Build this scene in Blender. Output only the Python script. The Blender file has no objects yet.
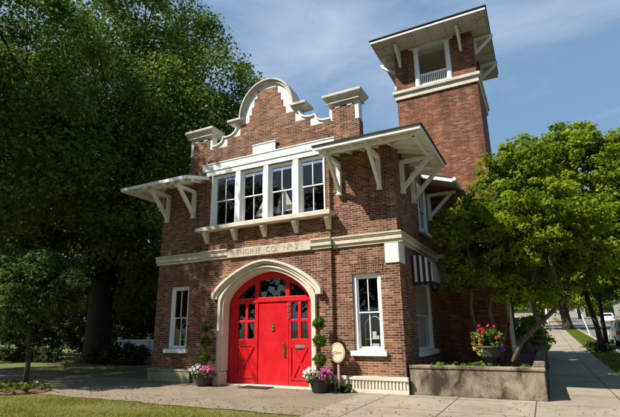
import bpy, bmesh, math, random
import numpy as np
from mathutils import Vector, Matrix
from mathutils.geometry import tessellate_polygon

random.seed(7)
rng = np.random.default_rng(11)
scene = bpy.context.scene
COL = scene.collection
PI = math.pi

# ------------------------------------------------------------------ helpers
class MB:
    """Collects faces; T maps local (u, d, z) to world."""
    def __init__(self, T=None):
        self.v, self.f, self.T = [], [], T
    def add(self, vs, fs):
        n = len(self.v)
        if self.T:
            vs = [self.T(*p) for p in vs]
        self.v += [tuple(p) for p in vs]
        self.f += [tuple(i + n for i in f) for f in fs]
    def box(self, x0, x1, y0, y1, z0, z1):
        self.add([(x0,y0,z0),(x1,y0,z0),(x1,y1,z0),(x0,y1,z0),(x0,y0,z1),(x1,y0,z1),(x1,y1,z1),(x0,y1,z1)],
                 [(0,3,2,1),(4,5,6,7),(0,1,5,4),(1,2,6,5),(2,3,7,6),(3,0,4,7)])
        return self
    def beam(self, p, q, w, h, up=(0,0,1)):
        p, q, up = Vector(p), Vector(q), Vector(up)
        d = (q-p).normalized(); s = d.cross(up)
        if s.length < 1e-4: s = d.cross(Vector((0,1,0)))
        s.normalize(); t = s.cross(d)
        vs = []
        for c in (p, q):
            for a, b in ((-1,-1),(1,-1),(1,1),(-1,1)):
                vs.append(tuple(c + s*(a*w/2) + t*(b*h/2)))
        self.add(vs, [(0,3,2,1),(4,5,6,7),(0,1,5,4),(1,2,6,5),(2,3,7,6),(3,0,4,7)])
        return self
    def tube(self, pts, rad, n=8, cap=True):
        pts = [Vector(p) for p in pts]
        vs, fs = [], []
        ref = Vector((0.31,0.17,0.93))
        for i, p in enumerate(pts):
            d = (pts[min(i+1,len(pts)-1)] - pts[max(i-1,0)]).normalized()
            s = d.cross(ref)
            if s.length < .1: s = d.cross(Vector((1,0,0)))
            s.normalize(); t = s.cross(d)
            r = rad[i] if hasattr(rad,'__len__') else rad
            for k in range(n):
                a = 2*PI*k/n
                vs.append(tuple(p + s*(math.cos(a)*r) + t*(math.sin(a)*r)))
        for i in range(len(pts)-1):
            for k in range(n):
                a, b = i*n+k, i*n+(k+1)%n
                fs.append((a,b,b+n,a+n))
        if cap:
            fs.append(tuple(range(n-1,-1,-1))); fs.append(tuple((len(pts)-1)*n+k for k in range(n)))
        self.add(vs, fs)
        return self
    def plate(self, outer, holes, d0, d1, axis='y'):
        """polygon in (u, z) with holes, extruded between depth d0 and d1"""
        loops = [outer] + list(holes)
        P = lambda u, d, z: (u,d,z) if axis == 'y' else (d,u,z)
        flat = [p for l in loops for p in l]
        tris = tessellate_polygon([[Vector((a,b,0)) for a,b in l] for l in loops])
        n = len(flat)
        vs = [P(a,d0,b) for a,b in flat] + [P(a,d1,b) for a,b in flat]
        fs = [tuple(t) for t in tris] + [tuple(i+n for i in reversed(t)) for t in tris]
        o = 0
        for l in loops:
            m = len(l)
            for i in range(m):
                a, b = o+i, o+(i+1)%m
                fs.append((a,b,b+n,a+n))
            o += m
        self.add(vs, fs)
        return self
    def slab(self, pts, th):
        n = len(pts)
        vs = [tuple(p) for p in pts] + [(p[0],p[1],p[2]-th) for p in pts]
        fs = [tuple(range(n)), tuple(range(2*n-1,n-1,-1))]
        for i in range(n):
            fs.append((i,(i+1)%n,(i+1)%n+n,i+n))
        self.add(vs, fs)
        return self
    def strip(self, inner, outer, d0, d1):
        """band between two open polylines of equal length in (u, z)"""
        n = len(inner)
        vs = []
        for i in range(n):
            (a,b),(c,e) = inner[i], outer[i]
            vs += [(a,d0,b),(c,d0,e),(c,d1,e),(a,d1,b)]
        fs = []
        for i in range(n-1):
            for k in range(4):
                a, b = i*4+k, i*4+(k+1)%4
                fs.append((a,b,b+4,a+4))
        fs += [(3,2,1,0), tuple((n-1)*4+k for k in range(4))]
        self.add(vs, fs)
        return self
    def lathe(self, prof, c, n=20):
        vs, fs = [], []
        for r, z in prof:
            for k in range(n):
                a = 2*PI*k/n
                vs.append((c[0]+r*math.cos(a), c[1]+r*math.sin(a), c[2]+z))
        for i in range(len(prof)-1):
            for k in range(n):
                a, b = i*n+k, i*n+(k+1)%n
                fs.append((a,b,b+n,a+n))
        fs.append(tuple(range(n-1,-1,-1))); fs.append(tuple((len(prof)-1)*n+k for k in range(n)))
        self.add(vs, fs)
        return self
    def build(self, name, mat, parent=None, smooth=False, bevel=0, recalc=True):
        off = wloc(parent)
        me = bpy.data.meshes.new(name)
        me.from_pydata([(a-off[0],b-off[1],c-off[2]) for a,b,c in self.v], [], self.f)
        if recalc:
            bm = bmesh.new(); bm.from_mesh(me)
            bmesh.ops.recalc_face_normals(bm, faces=bm.faces)
            bm.to_mesh(me); bm.free()
        return link(name, me, mat, parent, smooth, bevel)

def wloc(o):
    p = Vector((0,0,0))
    while o is not None:
        p += o.location; o = o.parent
    return p

def link(name, me, mat, parent=None, smooth=False, bevel=0):
    o = bpy.data.objects.new(name, me)
    COL.objects.link(o)
    if parent: o.parent = parent
    for m in (mat if isinstance(mat, (list,tuple)) else [mat]):
        me.materials.append(m)
    if smooth:
        me.polygons.foreach_set('use_smooth', [True]*len(me.polygons))
    if bevel:
        b = o.modifiers.new('bevel','BEVEL'); b.width = bevel; b.segments = 2
        b.limit_method = 'ANGLE'; b.angle_limit = math.radians(40)
    return o

def tag(o, label=None, cat=None, group=None, kind=None):
    if label: o['label'] = label
    if cat: o['category'] = cat
    if group: o['group'] = group
    if kind: o['kind'] = kind
    return o

def empty(name, loc, label=None, cat=None, group=None):
    o = bpy.data.objects.new(name, None); COL.objects.link(o)
    o.location = loc; o.empty_display_size = .2
    return tag(o, label, cat, group)

def pmesh(name, verts, nper, mat, parent=None, attr=None):
    """numpy mesh of separate n-gons, verts (N, nper, 3), attr (N,) per-face tone"""
    off = np.array(wloc(parent))
    N = len(verts)
    me = bpy.data.meshes.new(name)
    me.vertices.add(N*nper); me.loops.add(N*nper); me.polygons.add(N)
    me.vertices.foreach_set('co', (verts.reshape(-1,3)-off).astype(np.float32).ravel())
    me.loops.foreach_set('vertex_index', np.arange(N*nper, dtype=np.int32))
    me.polygons.foreach_set('loop_start', np.arange(0,N*nper,nper,dtype=np.int32))
    me.polygons.foreach_set('loop_total', np.full(N,nper,dtype=np.int32))
    if attr is not None:
        a = me.attributes.new('tone','FLOAT','FACE')
        a.data.foreach_set('value', attr.astype(np.float32))
    me.update(); me.validate()
    return link(name, me, mat, parent)

# ------------------------------------------------------------------ materials
def newmat(name):
    m = bpy.data.materials.new(name); m.use_nodes = True
    nt = m.node_tree; b = nt.nodes['Principled BSDF']
    return m, nt, b
def N(nt, t, **kw):
    n = nt.nodes.new(t)
    for k, v in kw.items(): setattr(n, k, v)
    return n
def ramp(nt, fac, stops):
    r = N(nt,'ShaderNodeValToRGB')
    el = r.color_ramp.elements
    while len(el) < len(stops): el.new(.5)
    for e, (p, c) in zip(el, stops):
        e.position = p; e.color = (*c,1)
    nt.links.new(fac, r.inputs[0])
    return r.outputs[0]
def noise(nt, scale, detail=4, rough=.6, vec=None, dist=0):
    n = N(nt,'ShaderNodeTexNoise'); n.inputs['Scale'].default_value = scale
    n.inputs['Detail'].default_value = detail; n.inputs['Roughness'].default_value = rough
    n.inputs['Distortion'].default_value = dist
    if vec is not None: nt.links.new(vec, n.inputs['Vector'])
    return n.outputs['Fac']
def objvec(nt):
    return N(nt,'ShaderNodeTexCoord').outputs['Object']
def worldvec(nt):
    return N(nt,'ShaderNodeNewGeometry').outputs['Position']
def mixc(nt, fac, a, b, mode='MIX'):
    m = N(nt,'ShaderNodeMix', data_type='RGBA', blend_type=mode)
    for i, v in ((0,fac),(6,a),(7,b)):
        if isinstance(v, (int,float)): m.inputs[i].default_value = v
        elif isinstance(v, tuple): m.inputs[i].default_value = (*v,1)
        else: nt.links.new(v, m.inputs[i])
    return m.outputs[2]
def math_(nt, op, a, b=None, clamp=False):
    m = N(nt,'ShaderNodeMath', operation=op, use_clamp=clamp)
    for i, v in ((0,a),(1,b)):
        if v is None: continue
        if isinstance(v,(int,float)): m.inputs[i].default_value = v
        else: nt.links.new(v, m.inputs[i])
    return m.outputs[0]
def bump(nt, b, h, strength=.4, dist=.01):
    n = N(nt,'ShaderNodeBump'); n.inputs['Strength'].default_value = strength
    n.inputs['Distance'].default_value = dist
    nt.links.new(h, n.inputs['Height']); nt.links.new(n.outputs[0], b.inputs['Normal'])

def plain(name, col, rough=.6, metal=0, var=.12, scale=6, bmp=0, bscale=60, spec=.5):
    m, nt, b = newmat(name)
    v = worldvec(nt)
    f = noise(nt, scale, 5, .6, v)
    lo = tuple(c*(1-var) for c in col); hi = tuple(min(1,c*(1+var)) for c in col)
    nt.links.new(ramp(nt, f, [(.3,lo),(.7,hi)]), b.inputs['Base Color'])
    b.inputs['Roughness'].default_value = rough; b.inputs['Metallic'].default_value = metal
    b.inputs['Specular IOR Level'].default_value = spec
    if bmp: bump(nt, b, noise(nt, bscale, 4, .6, v), bmp, .01)
    return m

def wall_uv(nt):
    """(horizontal run, height) of vertical walls in metres, from world position and true normal"""
    g = N(nt,'ShaderNodeNewGeometry')
    sp = N(nt,'ShaderNodeSeparateXYZ'); nt.links.new(g.outputs['Position'], sp.inputs[0])
    sn = N(nt,'ShaderNodeSeparateXYZ'); nt.links.new(g.outputs['True Normal'], sn.inputs[0])
    ax = math_(nt,'GREATER_THAN', math_(nt,'ABSOLUTE', sn.outputs[0]), .7)
    u = math_(nt,'ADD', math_(nt,'MULTIPLY', sp.outputs[1], ax), math_(nt,'MULTIPLY', sp.outputs[0], math_(nt,'SUBTRACT',1.0,ax)))
    c = N(nt,'ShaderNodeCombineXYZ'); nt.links.new(u, c.inputs[0]); nt.links.new(sp.outputs[2], c.inputs[1])
    return c.outputs[0], u, sp

def brick_mat(name, cols, mortar, w=.21, h=.068, ms=.007):
    m, nt, b = newmat(name)
    uv, u, sp = wall_uv(nt)
    t = N(nt,'ShaderNodeTexBrick')
    # slight waviness of the courses
    wob = N(nt,'ShaderNodeTexNoise'); wob.inputs['Scale'].default_value = 5.0; wob.inputs['Detail'].default_value = 5.0; wob.inputs['Roughness'].default_value = .75
    nt.links.new(uv, wob.inputs['Vector'])
    vm = N(nt,'ShaderNodeVectorMath', operation='MULTIPLY_ADD')
    nt.links.new(wob.outputs['Color'], vm.inputs[0]); vm.inputs[1].default_value = (.05,.032,0)
    nt.links.new(uv, vm.inputs[2]); nt.links.new(vm.outputs[0], t.inputs['Vector'])
    t.inputs['Color1'].default_value = (0,0,0,1); t.inputs['Color2'].default_value = (1,1,1,1)
    t.inputs['Mortar'].default_value = (.5,.5,.5,1)
    for k, v in (('Scale',1),('Mortar Size',ms),('Mortar Smooth',.25),('Bias',0),('Brick Width',w),('Row Height',h)):
        t.inputs[k].default_value = v
    t.offset = .5; t.squash = 1
    c = ramp(nt, t.outputs['Color'], cols)
    big = noise(nt, .7, 5, .6, uv); fine = noise(nt, 16, 6, .75, uv)
    c = mixc(nt, 1.0, c, ramp(nt, big, [(.3,(.72,.72,.74)),(.7,(1.2,1.16,1.1))]), 'MULTIPLY')
    c = mixc(nt, 1.0, c, ramp(nt, fine, [(.28,(.45,.45,.47)),(.74,(1.5,1.48,1.45))]), 'MULTIPLY')
    mo = mixc(nt, noise(nt, 2.5, 4, .7, uv), tuple(x*.45 for x in mortar), mortar)
    c = mixc(nt, t.outputs['Fac'], c, mo)
    st = N(nt,'ShaderNodeMapping'); st.inputs['Scale'].default_value = (1.6,.22,1); nt.links.new(uv, st.inputs['Vector'])
    sf = noise(nt, 1.5, 6, .7, st.outputs[0], .3)
    c = mixc(nt, 1.0, c, ramp(nt, sf, [(.34,(.62,.6,.59)),(.56,(1.12,1.1,1.08))]), 'MULTIPLY')
    # pale lime bloom in soft patches
    bl = ramp(nt, noise(nt, 1.6, 6, .7, uv, .6), [(.58,(0,0,0)),(.78,(1,1,1))])
    c = mixc(nt, math_(nt,'MULTIPLY', bl, .16), c, (.42,.33,.25))
    nt.links.new(c, b.inputs['Base Color'])
    b.inputs['Roughness'].default_value = .88; b.inputs['Specular IOR Level'].default_value = .25
    hgt = math_(nt,'ADD', math_(nt,'MULTIPLY', math_(nt,'SUBTRACT',1.0,t.outputs['Fac']), 1.0), math_(nt,'MULTIPLY', fine, .6))
    bump(nt, b, hgt, .75, .012)
    return m

def stone_mat(name, col, stain, rough=.85, amt=.5, vert=False, sc=1.8, lo=.42, hi=.72):
    m, nt, b = newmat(name)
    v = worldvec(nt)
    if vert:
        mp = N(nt,'ShaderNodeMapping'); mp.inputs['Scale'].default_value = (1.6,1.6,.9)
        nt.links.new(v, mp.inputs['Vector']); v2 = mp.outputs[0]
    else: v2 = v
    f = noise(nt, sc, 7, .68, v2, .4)
    c = mixc(nt, math_(nt,'MULTIPLY', ramp(nt, f, [(lo,(0,0,0)),(hi,(1,1,1))]), amt), col, stain)
    f2 = noise(nt, 35, 4, .7, v)
    c = mixc(nt, 1.0, c, ramp(nt, f2, [(.25,(.78,.78,.78)),(.75,(1.15,1.15,1.15))]), 'MULTIPLY')
    nt.links.new(c, b.inputs['Base Color'])
    b.inputs['Roughness'].default_value = rough; b.inputs['Specular IOR Level'].default_value = .25
    bump(nt, b, math_(nt,'ADD', f2, f), .5, .012)
    return m

BR = [(.0,(.06,.026,.018)),(.2,(.11,.043,.026)),(.5,(.172,.07,.041)),(.8,(.232,.1,.056)),(.95,(.29,.145,.085)),(1,(.36,.22,.145))]
M = {}
M['brick'] = brick_mat('brick', BR, (.46,.34,.24), ms=.0085)
M['tower_brick'] = brick_mat('tower_brick', [(.0,(.12,.046,.027)),(.3,(.17,.062,.034)),(.6,(.22,.085,.046)),(.9,(.28,.125,.068)),(1,(.33,.18,.11))], (.3,.18,.12))
M['white'] = plain('white_paint', (.8,.8,.79), .45, var=.05, scale=3, bmp=.08)
M['oldwhite'] = stone_mat('weathered_white_paint', (.78,.77,.74), (.42,.38,.3), .6, .5, vert=True, sc=2.4, lo=.5, hi=.75)
M['stucco'] = stone_mat('white_stucco', (.8,.79,.75), (.4,.37,.3), .8, .45, sc=3)
M['coping'] = stone_mat('coping_stone', (.62,.58,.5), (.25,.22,.16), .9, .7, sc=3)
M['cream'] = stone_mat('cream_stone', (.66,.6,.47), (.36,.29,.19), .8, .5, sc=2.2)
M['arch'] = stone_mat('arch_stone', (.68,.62,.51), (.4,.33,.23), .8, .45, sc=1.6)
M['mossy'] = stone_mat('mossy_stone', (.36,.33,.2), (.1,.1,.05), .9, .8, vert=True, sc=1.2)
M['planter'] = stone_mat('stained_concrete', (.3,.25,.175), (.045,.036,.025), .9, 1.0, vert=True, sc=1.5, lo=.38, hi=.6)
M['panelstone'] = stone_mat('weathered_panel', (.58,.52,.41), (.3,.24,.16), .85, .75, sc=3.2)
M['letters'] = plain('incised_letters', (.3,.25,.18), .9, var=.4, scale=5)
def red_mat():
    m, nt, b = newmat('red_paint')
    v = worldvec(nt)
    mp = N(nt,'ShaderNodeMapping'); mp.inputs['Scale'].default_value = (26,26,1.3); nt.links.new(v, mp.inputs['Vector'])
    g = noise(nt, 1.2, 5, .65, mp.outputs[0], .2); f = noise(nt, 2.2, 6, .7, v)
    c = ramp(nt, f, [(.3,(.5,.004,.01)),(.7,(.64,.006,.014))])
    c = mixc(nt, 1.0, c, ramp(nt, g, [(.25,(.8,.8,.8)),(.6,(1.03,1.03,1.03))]), 'MULTIPLY')
    sp = N(nt,'ShaderNodeSeparateXYZ'); nt.links.new(v, sp.inputs[0])
    low = math_(nt,'SUBTRACT', 1.0, math_(nt,'MULTIPLY', sp.outputs[2], 2.6), True)
    sc_ = noise(nt, 9, 6, .75, v, .8)
    dirt = math_(nt,'MULTIPLY', low, ramp(nt, sc_, [(.42,(0,0,0)),(.62,(1,1,1))]))
    c = mixc(nt, math_(nt,'MULTIPLY', dirt, .55), c, (.1,.035,.025))
    nt.links.new(c, b.inputs['Base Color'])
    nt.links.new(ramp(nt, f, [(.3,(.28,)*3),(.7,(.5,)*3)]), b.inputs['Roughness'])
    b.inputs['Specular IOR Level'].default_value = .4
    bump(nt, b, g, .18, .006)
    return m
M['red'] = red_mat()
M['iron'] = plain('dark_iron', (.025,.025,.027), .5, .6)
M['brass'] = plain('aged_brass', (.42,.3,.13), .35, 1)
M['steel'] = plain('dull_steel', (.5,.49,.46), .35, .9)
M['roofing'] = plain('dark_shingle', (.03,.028,.027), .9, bmp=.5)
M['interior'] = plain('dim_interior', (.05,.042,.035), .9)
M['soffit'] = stone_mat('soffit_boards', (.6,.57,.5), (.35,.31,.25), .7, .4)
M['pot'] = plain('black_pot', (.012,.012,.014), .4)
M['urn'] = plain('grey_urn', (.07,.07,.065), .7, bmp=.3)
M['mat'] = plain('rubber_mat', (.012,.012,.012), .9, bmp=.6)
M['signface'] = plain('cream_sign', (.68,.56,.38), .5, var=.05)
M['signtext'] = plain('sign_lettering', (.3,.07,.04), .6)
M['post'] = plain('sign_post', (.42,.3,.18), .7)
M['sail'] = plain('sail_cloth', (.78,.72,.58), .8, var=.06)
M['paper'] = plain('paper', (.75,.74,.7), .8)
M['panelwhite'] = plain('pale_panel', (.8,.8,.78), .7, var=.05)
M['wood'] = plain('dark_wood', (.12,.06,.03), .5)
M['soil'] = plain('soil', (.06,.042,.028), .95, var=.5, scale=9, bmp=.8)
M['mulch'] = plain('mulch', (.12,.05,.03), .95, var=.6, scale=18, bmp=1)
M['carpaint'] = plain('white_car_paint', (.75,.75,.75), .2, var=.02)
M['tyre'] = plain('tyre_rubber', (.015,.015,.015), .8)
M['tail'] = plain('red_lens', (.5,.03,.015), .2)
M['carglass'] = plain('car_glass', (.01,.012,.016), .06)
M['fence'] = plain('white_fence', (.72,.72,.7), .6, var=.1)
M['house'] = plain('pale_siding', (.3,.28,.24), .7)
M['houseroof'] = plain('grey_roof', (.12,.11,.1), .9)
M['pink'] = plain('pink_cloth', (.8,.55,.55), .8)

def glass_mat():
    m, nt, b = newmat('window_glass')
    nt.nodes.remove(b)
    tr = N(nt,'ShaderNodeBsdfTransparent'); tr.inputs[0].default_value = (.78,.8,.8,1)
    gl = N(nt,'ShaderNodeBsdfGlossy'); gl.inputs['Roughness'].default_value = .015
    lw = N(nt,'ShaderNodeLayerWeight'); lw.inputs['Blend'].default_value = .5
    fr = N(nt,'ShaderNodeMath', operation='MULTIPLY_ADD')
    nt.links.new(math_(nt,'POWER', lw.outputs['Facing'], 5.0), fr.inputs[0]); fr.inputs[1].default_value = .92; fr.inputs[2].default_value = .085
    wv = noise(nt, 1.3, 2, .5, worldvec(nt))
    bp = N(nt,'ShaderNodeBump'); bp.inputs['Strength'].default_value = .12; bp.inputs['Distance'].default_value = .05
    nt.links.new(wv, bp.inputs['Height']); nt.links.new(bp.outputs[0], gl.inputs['Normal'])
    mx = N(nt,'ShaderNodeMixShader')
    nt.links.new(fr.outputs[0], mx.inputs[0]); nt.links.new(tr.outputs[0], mx.inputs[1]); nt.links.new(gl.outputs[0], mx.inputs[2])
    nt.links.new(mx.outputs[0], nt.nodes['Material Output'].inputs[0])
    return m
M['glass'] = glass_mat()

def awning_mat():
    m, nt, b = newmat('striped_canvas')
    uv, u, sp = wall_uv(nt)
    s = math_(nt,'GREATER_THAN', math_(nt,'FRACT', math_(nt,'DIVIDE', u, .17)), .54)
    nt.links.new(mixc(nt, s, (.014,.015,.022), (.6,.6,.58)), b.inputs['Base Color'])
    b.inputs['Roughness'].default_value = .9
    return m
M['awning'] = awning_mat()
M['canvas'] = plain('black_canvas', (.015,.016,.022), .9)

def leaf_mat(name, cols, trans=.35, rough=.6):
    m, nt, b = newmat(name)
    a = N(nt,'ShaderNodeAttribute', attribute_name='tone')
    c = ramp(nt, a.outputs['Fac'], cols)
    nt.links.new(c, b.inputs['Base Color'])
    b.inputs['Roughness'].default_value = rough; b.inputs['Specular IOR Level'].default_value = .1
    t = N(nt,'ShaderNodeBsdfTranslucent')
    hs = N(nt,'ShaderNodeHueSaturation'); hs.inputs['Hue'].default_value = .485; hs.inputs['Value'].default_value = 1.5
    nt.links.new(c, hs.inputs['Color']); nt.links.new(hs.outputs[0], t.inputs[0])
    mx = N(nt,'ShaderNodeMixShader'); mx.inputs[0].default_value = trans
    nt.links.new(b.outputs[0], mx.inputs[1]); nt.links.new(t.outputs[0], mx.inputs[2])
    nt.links.new(mx.outputs[0], nt.nodes['Material Output'].inputs[0])
    return m
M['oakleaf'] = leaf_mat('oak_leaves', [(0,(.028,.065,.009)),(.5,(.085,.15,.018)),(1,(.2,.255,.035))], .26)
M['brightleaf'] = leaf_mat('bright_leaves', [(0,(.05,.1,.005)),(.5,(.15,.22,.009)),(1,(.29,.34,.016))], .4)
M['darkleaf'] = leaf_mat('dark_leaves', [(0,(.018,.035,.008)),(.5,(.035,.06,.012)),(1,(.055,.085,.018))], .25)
M['smallleaf'] = leaf_mat('small_tree_leaves', [(0,(.03,.06,.012)),(.5,(.055,.1,.018)),(1,(.1,.14,.03))], .3)
M['boxleaf'] = leaf_mat('boxwood_leaves', [(0,(.035,.07,.008)),(.5,(.075,.12,.012)),(1,(.14,.17,.02))], .25)
M['grass'] = leaf_mat('grass_blades', [(0,(.075,.12,.008)),(.5,(.18,.2,.018)),(.85,(.28,.25,.05)),(1,(.3,.21,.1))], .3, .6)
M['litter'] = leaf_mat('dry_leaves', [(0,(.07,.045,.02)),(.5,(.16,.1,.04)),(1,(.12,.13,.03))], .1, .8)
M['petal'] = leaf_mat('flower_petals', [(0,(.75,.74,.7)),(.48,(.75,.74,.7)),(.52,(.55,.06,.32)),(1,(.7,.25,.5))], .3, .6)
M['petalred'] = leaf_mat('red_petals', [(0,(.6,.02,.06)),(.45,(.65,.05,.12)),(.5,(.7,.6,.05)),(.75,(.6,.6,.05)),(.8,(.16,.05,.4)),(1,(.2,.06,.5))], .3, .6)

def bark_mat(name, a, b_):
    m, nt, b = newmat(name)
    v = worldvec(nt)
    mp = N(nt,'ShaderNodeMapping'); mp.inputs['Scale'].default_value = (9,9,1.6); nt.links.new(v, mp.inputs['Vector'])
    f = noise(nt, 1.5, 6, .7, mp.outputs[0], .5)
    nt.links.new(ramp(nt, f, [(.3,a),(.7,b_)]), b.inputs['Base Color']); b.inputs['Roughness'].default_value = .95
    bump(nt, b, f, .9, .04)
    return m
M['bark'] = bark_mat('oak_bark', (.018,.013,.01), (.075,.06,.045))
M['palebark'] = bark_mat('smooth_bark', (.05,.038,.026), (.19,.15,.105))

def ground_mat():
    m, nt, b = newmat('grass_ground')
    v = worldvec(nt)
    f = noise(nt, .8, 8, .7, v); f2 = noise(nt, 14, 5, .7, v)
    c = ramp(nt, f, [(.3,(.07,.085,.016)),(.5,(.11,.115,.025)),(.72,(.18,.15,.06))])
    c = mixc(nt, 1.0, c, ramp(nt, f2, [(.25,(.5,.5,.5)),(.75,(1.4,1.4,1.4))]), 'MULTIPLY')
    nt.links.new(c, b.inputs['Base Color']); b.inputs['Roughness'].default_value = .95
    bump(nt, b, f2, 1, .03)
    return m
M['ground'] = ground_mat()

def concrete_mat(name, a, b_, stain, joint=0, jx=0):
    m, nt, b = newmat(name)
    v = worldvec(nt)
    f = noise(nt, .55, 7, .68, v, .6); f2 = noise(nt, 40, 4, .75, v); f3 = noise(nt, 2.2, 6, .7, v, 1.0)
    c = ramp(nt, f, [(.32,a),(.68,b_)])
    c = mixc(nt, math_(nt,'MULTIPLY', ramp(nt, f3, [(.52,(0,0,0)),(.75,(1,1,1))]), .6), c, stain)
    c = mixc(nt, 1.0, c, ramp(nt, f2, [(.25,(.72,.72,.72)),(.75,(1.2,1.2,1.2))]), 'MULTIPLY')
    h = f2
    if joint:
        t = N(nt,'ShaderNodeTexBrick'); t.offset = 0
        mp = N(nt,'ShaderNodeMapping'); mp.inputs['Location'].default_value = (jx,.35,0); nt.links.new(v, mp.inputs['Vector'])
        nt.links.new(mp.outputs[0], t.inputs['Vector'])
        for k, q in (('Scale',1),('Mortar Size',.014),('Mortar Smooth',.3),('Brick Width',joint),('Row Height',joint)):
            t.inputs[k].default_value = q
        c = mixc(nt, t.outputs['Fac'], c, (.05,.042,.03))
        h = math_(nt,'SUBTRACT', f2, math_(nt,'MULTIPLY', t.outputs['Fac'], 2.0))
    # hairline cracks
    vo = N(nt,'ShaderNodeTexVoronoi', feature='DISTANCE_TO_EDGE'); vo.inputs['Scale'].default_value = .22
    ds = N(nt,'ShaderNodeVectorMath', operation='MULTIPLY_ADD')
    nn = N(nt,'ShaderNodeTexNoise'); nn.inputs['Scale'].default_value = 1.5; nn.inputs['Detail'].default_value = 6; nt.links.new(v, nn.inputs['Vector'])
    nt.links.new(nn.outputs['Color'], ds.inputs[0]); ds.inputs[1].default_value = (.9,.9,0); nt.links.new(v, ds.inputs[2])
    nt.links.new(ds.outputs[0], vo.inputs['Vector'])
    cr = math_(nt,'LESS_THAN', vo.outputs['Distance'], .0025)
    c = mixc(nt, math_(nt,'MULTIPLY', cr, .22), c, (.06,.05,.035))
    nt.links.new(c, b.inputs['Base Color']); b.inputs['Roughness'].default_value = .92; b.inputs['Specular IOR Level'].default_value = .2
    bump(nt, b, h, .5, .01)
    return m
M['concrete'] = concrete_mat('concrete_slabs', (.23,.195,.14), (.35,.305,.23), (.135,.112,.078), 1.75, .45)
M['drive'] = concrete_mat('worn_driveway', (.175,.142,.098), (.27,.225,.158), (.105,.083,.055))
M['asphalt'] = concrete_mat('asphalt', (.13,.125,.115), (.2,.19,.17), (.09,.085,.08))
M['kerb'] = concrete_mat('kerb_stone', (.3,.28,.24), (.42,.4,.35), (.2,.18,.15))

# ------------------------------------------------------------------ ground
def gz(x, y):
    s = np.clip((np.asarray(x)+6)/9., 0, 1); s = s*s*(3-2*s)
    t = np.maximum(0, np.asarray(y)-8.)
    return (t - 4*(1-np.exp(-t/4)))*.031*s
def sheet(name, x0, x1, y0, y1, dz, mat, nx=12, ny=60, edge=None):
    xs = np.linspace(x0,x1,nx+1); ys = np.linspace(0,1,ny+1)**1.0*(y1-y0)+y0
    vs, fs = [], []
    for j, y in enumerate(ys):
        for i, x in enumerate(xs):
            yy = y + (edge(x) if edge and j == 0 else 0)
            vs.append((x,yy,float(gz(x,yy))+dz))
    for j in range(ny):
        for i in range(nx):
            a = j*(nx+1)+i
            fs.append((a,a+1,a+nx+2,a+nx+1))
    b = MB(); b.add(vs, fs)
    o = b.build(name, mat, recalc=False)
    return tag(o, kind='structure')
# one sheet out to the horizon
xs = np.concatenate([[-900,-300,-120], np.linspace(-60,40,51), [80,200,500,900]])
ys = np.concatenate([[-600,-200,-60], np.linspace(-30,140,86), [220,400,700,1200]])
gv = [(float(x),float(y),float(gz(x,min(y,220)))-.012) for y in ys for x in xs]
gf = []
for j in range(len(ys)-1):
    for i in range(len(xs)-1):
        a = j*len(xs)+i; gf.append((a,a+1,a+len(xs)+1,a+len(xs)))
b = MB(); b.add(gv, gf); tag(b.build('ground', M['ground'], recalc=False), kind='structure')
wav = lambda x: .03*math.sin(x*1.7)+.03*math.sin(x*4.1+1)+.02*math.sin(x*9.3)
sheet('driveway', -9.2, -1.2, -3.72, .3, .004, M['drive'], 80, 4, wav)
sheet('sidewalk', -1.2, 5.55, -6.5, .36, .003, M['concrete'], 20, 10)
sheet('footpath', -60, -9.2, -3.72, .42, .002, M['drive'], 160, 3, wav)
sheet('side_pavement', 3.34, 5.55, .36, 150, .001, M['concrete'], 3, 90)
sheet('road', 7.05, 15.5, -6.5, 160, -.006, M['asphalt'], 4, 90)
kb = MB()
for i in range(80):
    y0, y1 = -6.5+i*2, -4.52+i*2
    za, zb = float(gz(7,y0)), float(gz(7,y1))
    kb.add([(6.9,y0,za-.1),(7.05,y0,za-.1),(7.05,y1,zb-.1),(6.9,y1,zb-.1),(6.9,y0,za+.09),(7.05,y0,za+.09),(7.05,y1,zb+.09),(6.9,y1,zb+.09)],
           [(0,3,2,1),(4,5,6,7),(0,1,5,4),(1,2,6,5),(2,3,7,6),(3,0,4,7)])
tag(kb.build('kerb', M['kerb']), kind='structure')

# ------------------------------------------------------------------ foliage
def leaves(centers, radii, per, size, up=.45, flat=.7, tone_c=None, nd=.9, nj=.5):
    """rhombic leaves scattered in blobs; returns (N,4,3) and tones"""
    C = np.repeat(np.asarray(centers), per, axis=0)
    R = np.repeat(np.asarray(radii), per)[:,None]
    n = len(C)
    d = rng.normal(size=(n,3)); d /= np.linalg.norm(d,axis=1)[:,None]
    r = rng.random((n,1))**.45
    off = d*r*R; off[:,2] *= flat
    P = C + off
    nrm = d*nd + rng.normal(size=(n,3))*nj + np.array([0,0,up])
    nrm /= np.linalg.norm(nrm,axis=1)[:,None]
    t = np.cross(nrm, rng.normal(size=(n,3))); t /= np.linalg.norm(t,axis=1)[:,None]
    s = np.cross(nrm, t)
    L = size*(.5+1.0*rng.random((n,1)))
    W = L*(.27+.12*rng.random((n,1)))
    q = np.stack([P-t*L*.5, P+s*W, P+t*L*.5+nrm*L*.12, P-s*W], axis=1)
    tc = np.repeat(rng.random(len(centers))*.6 if tone_c is None else tone_c, per)
    return q, np.clip(tc + rng.random(n)*.4, 0, 1)

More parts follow.
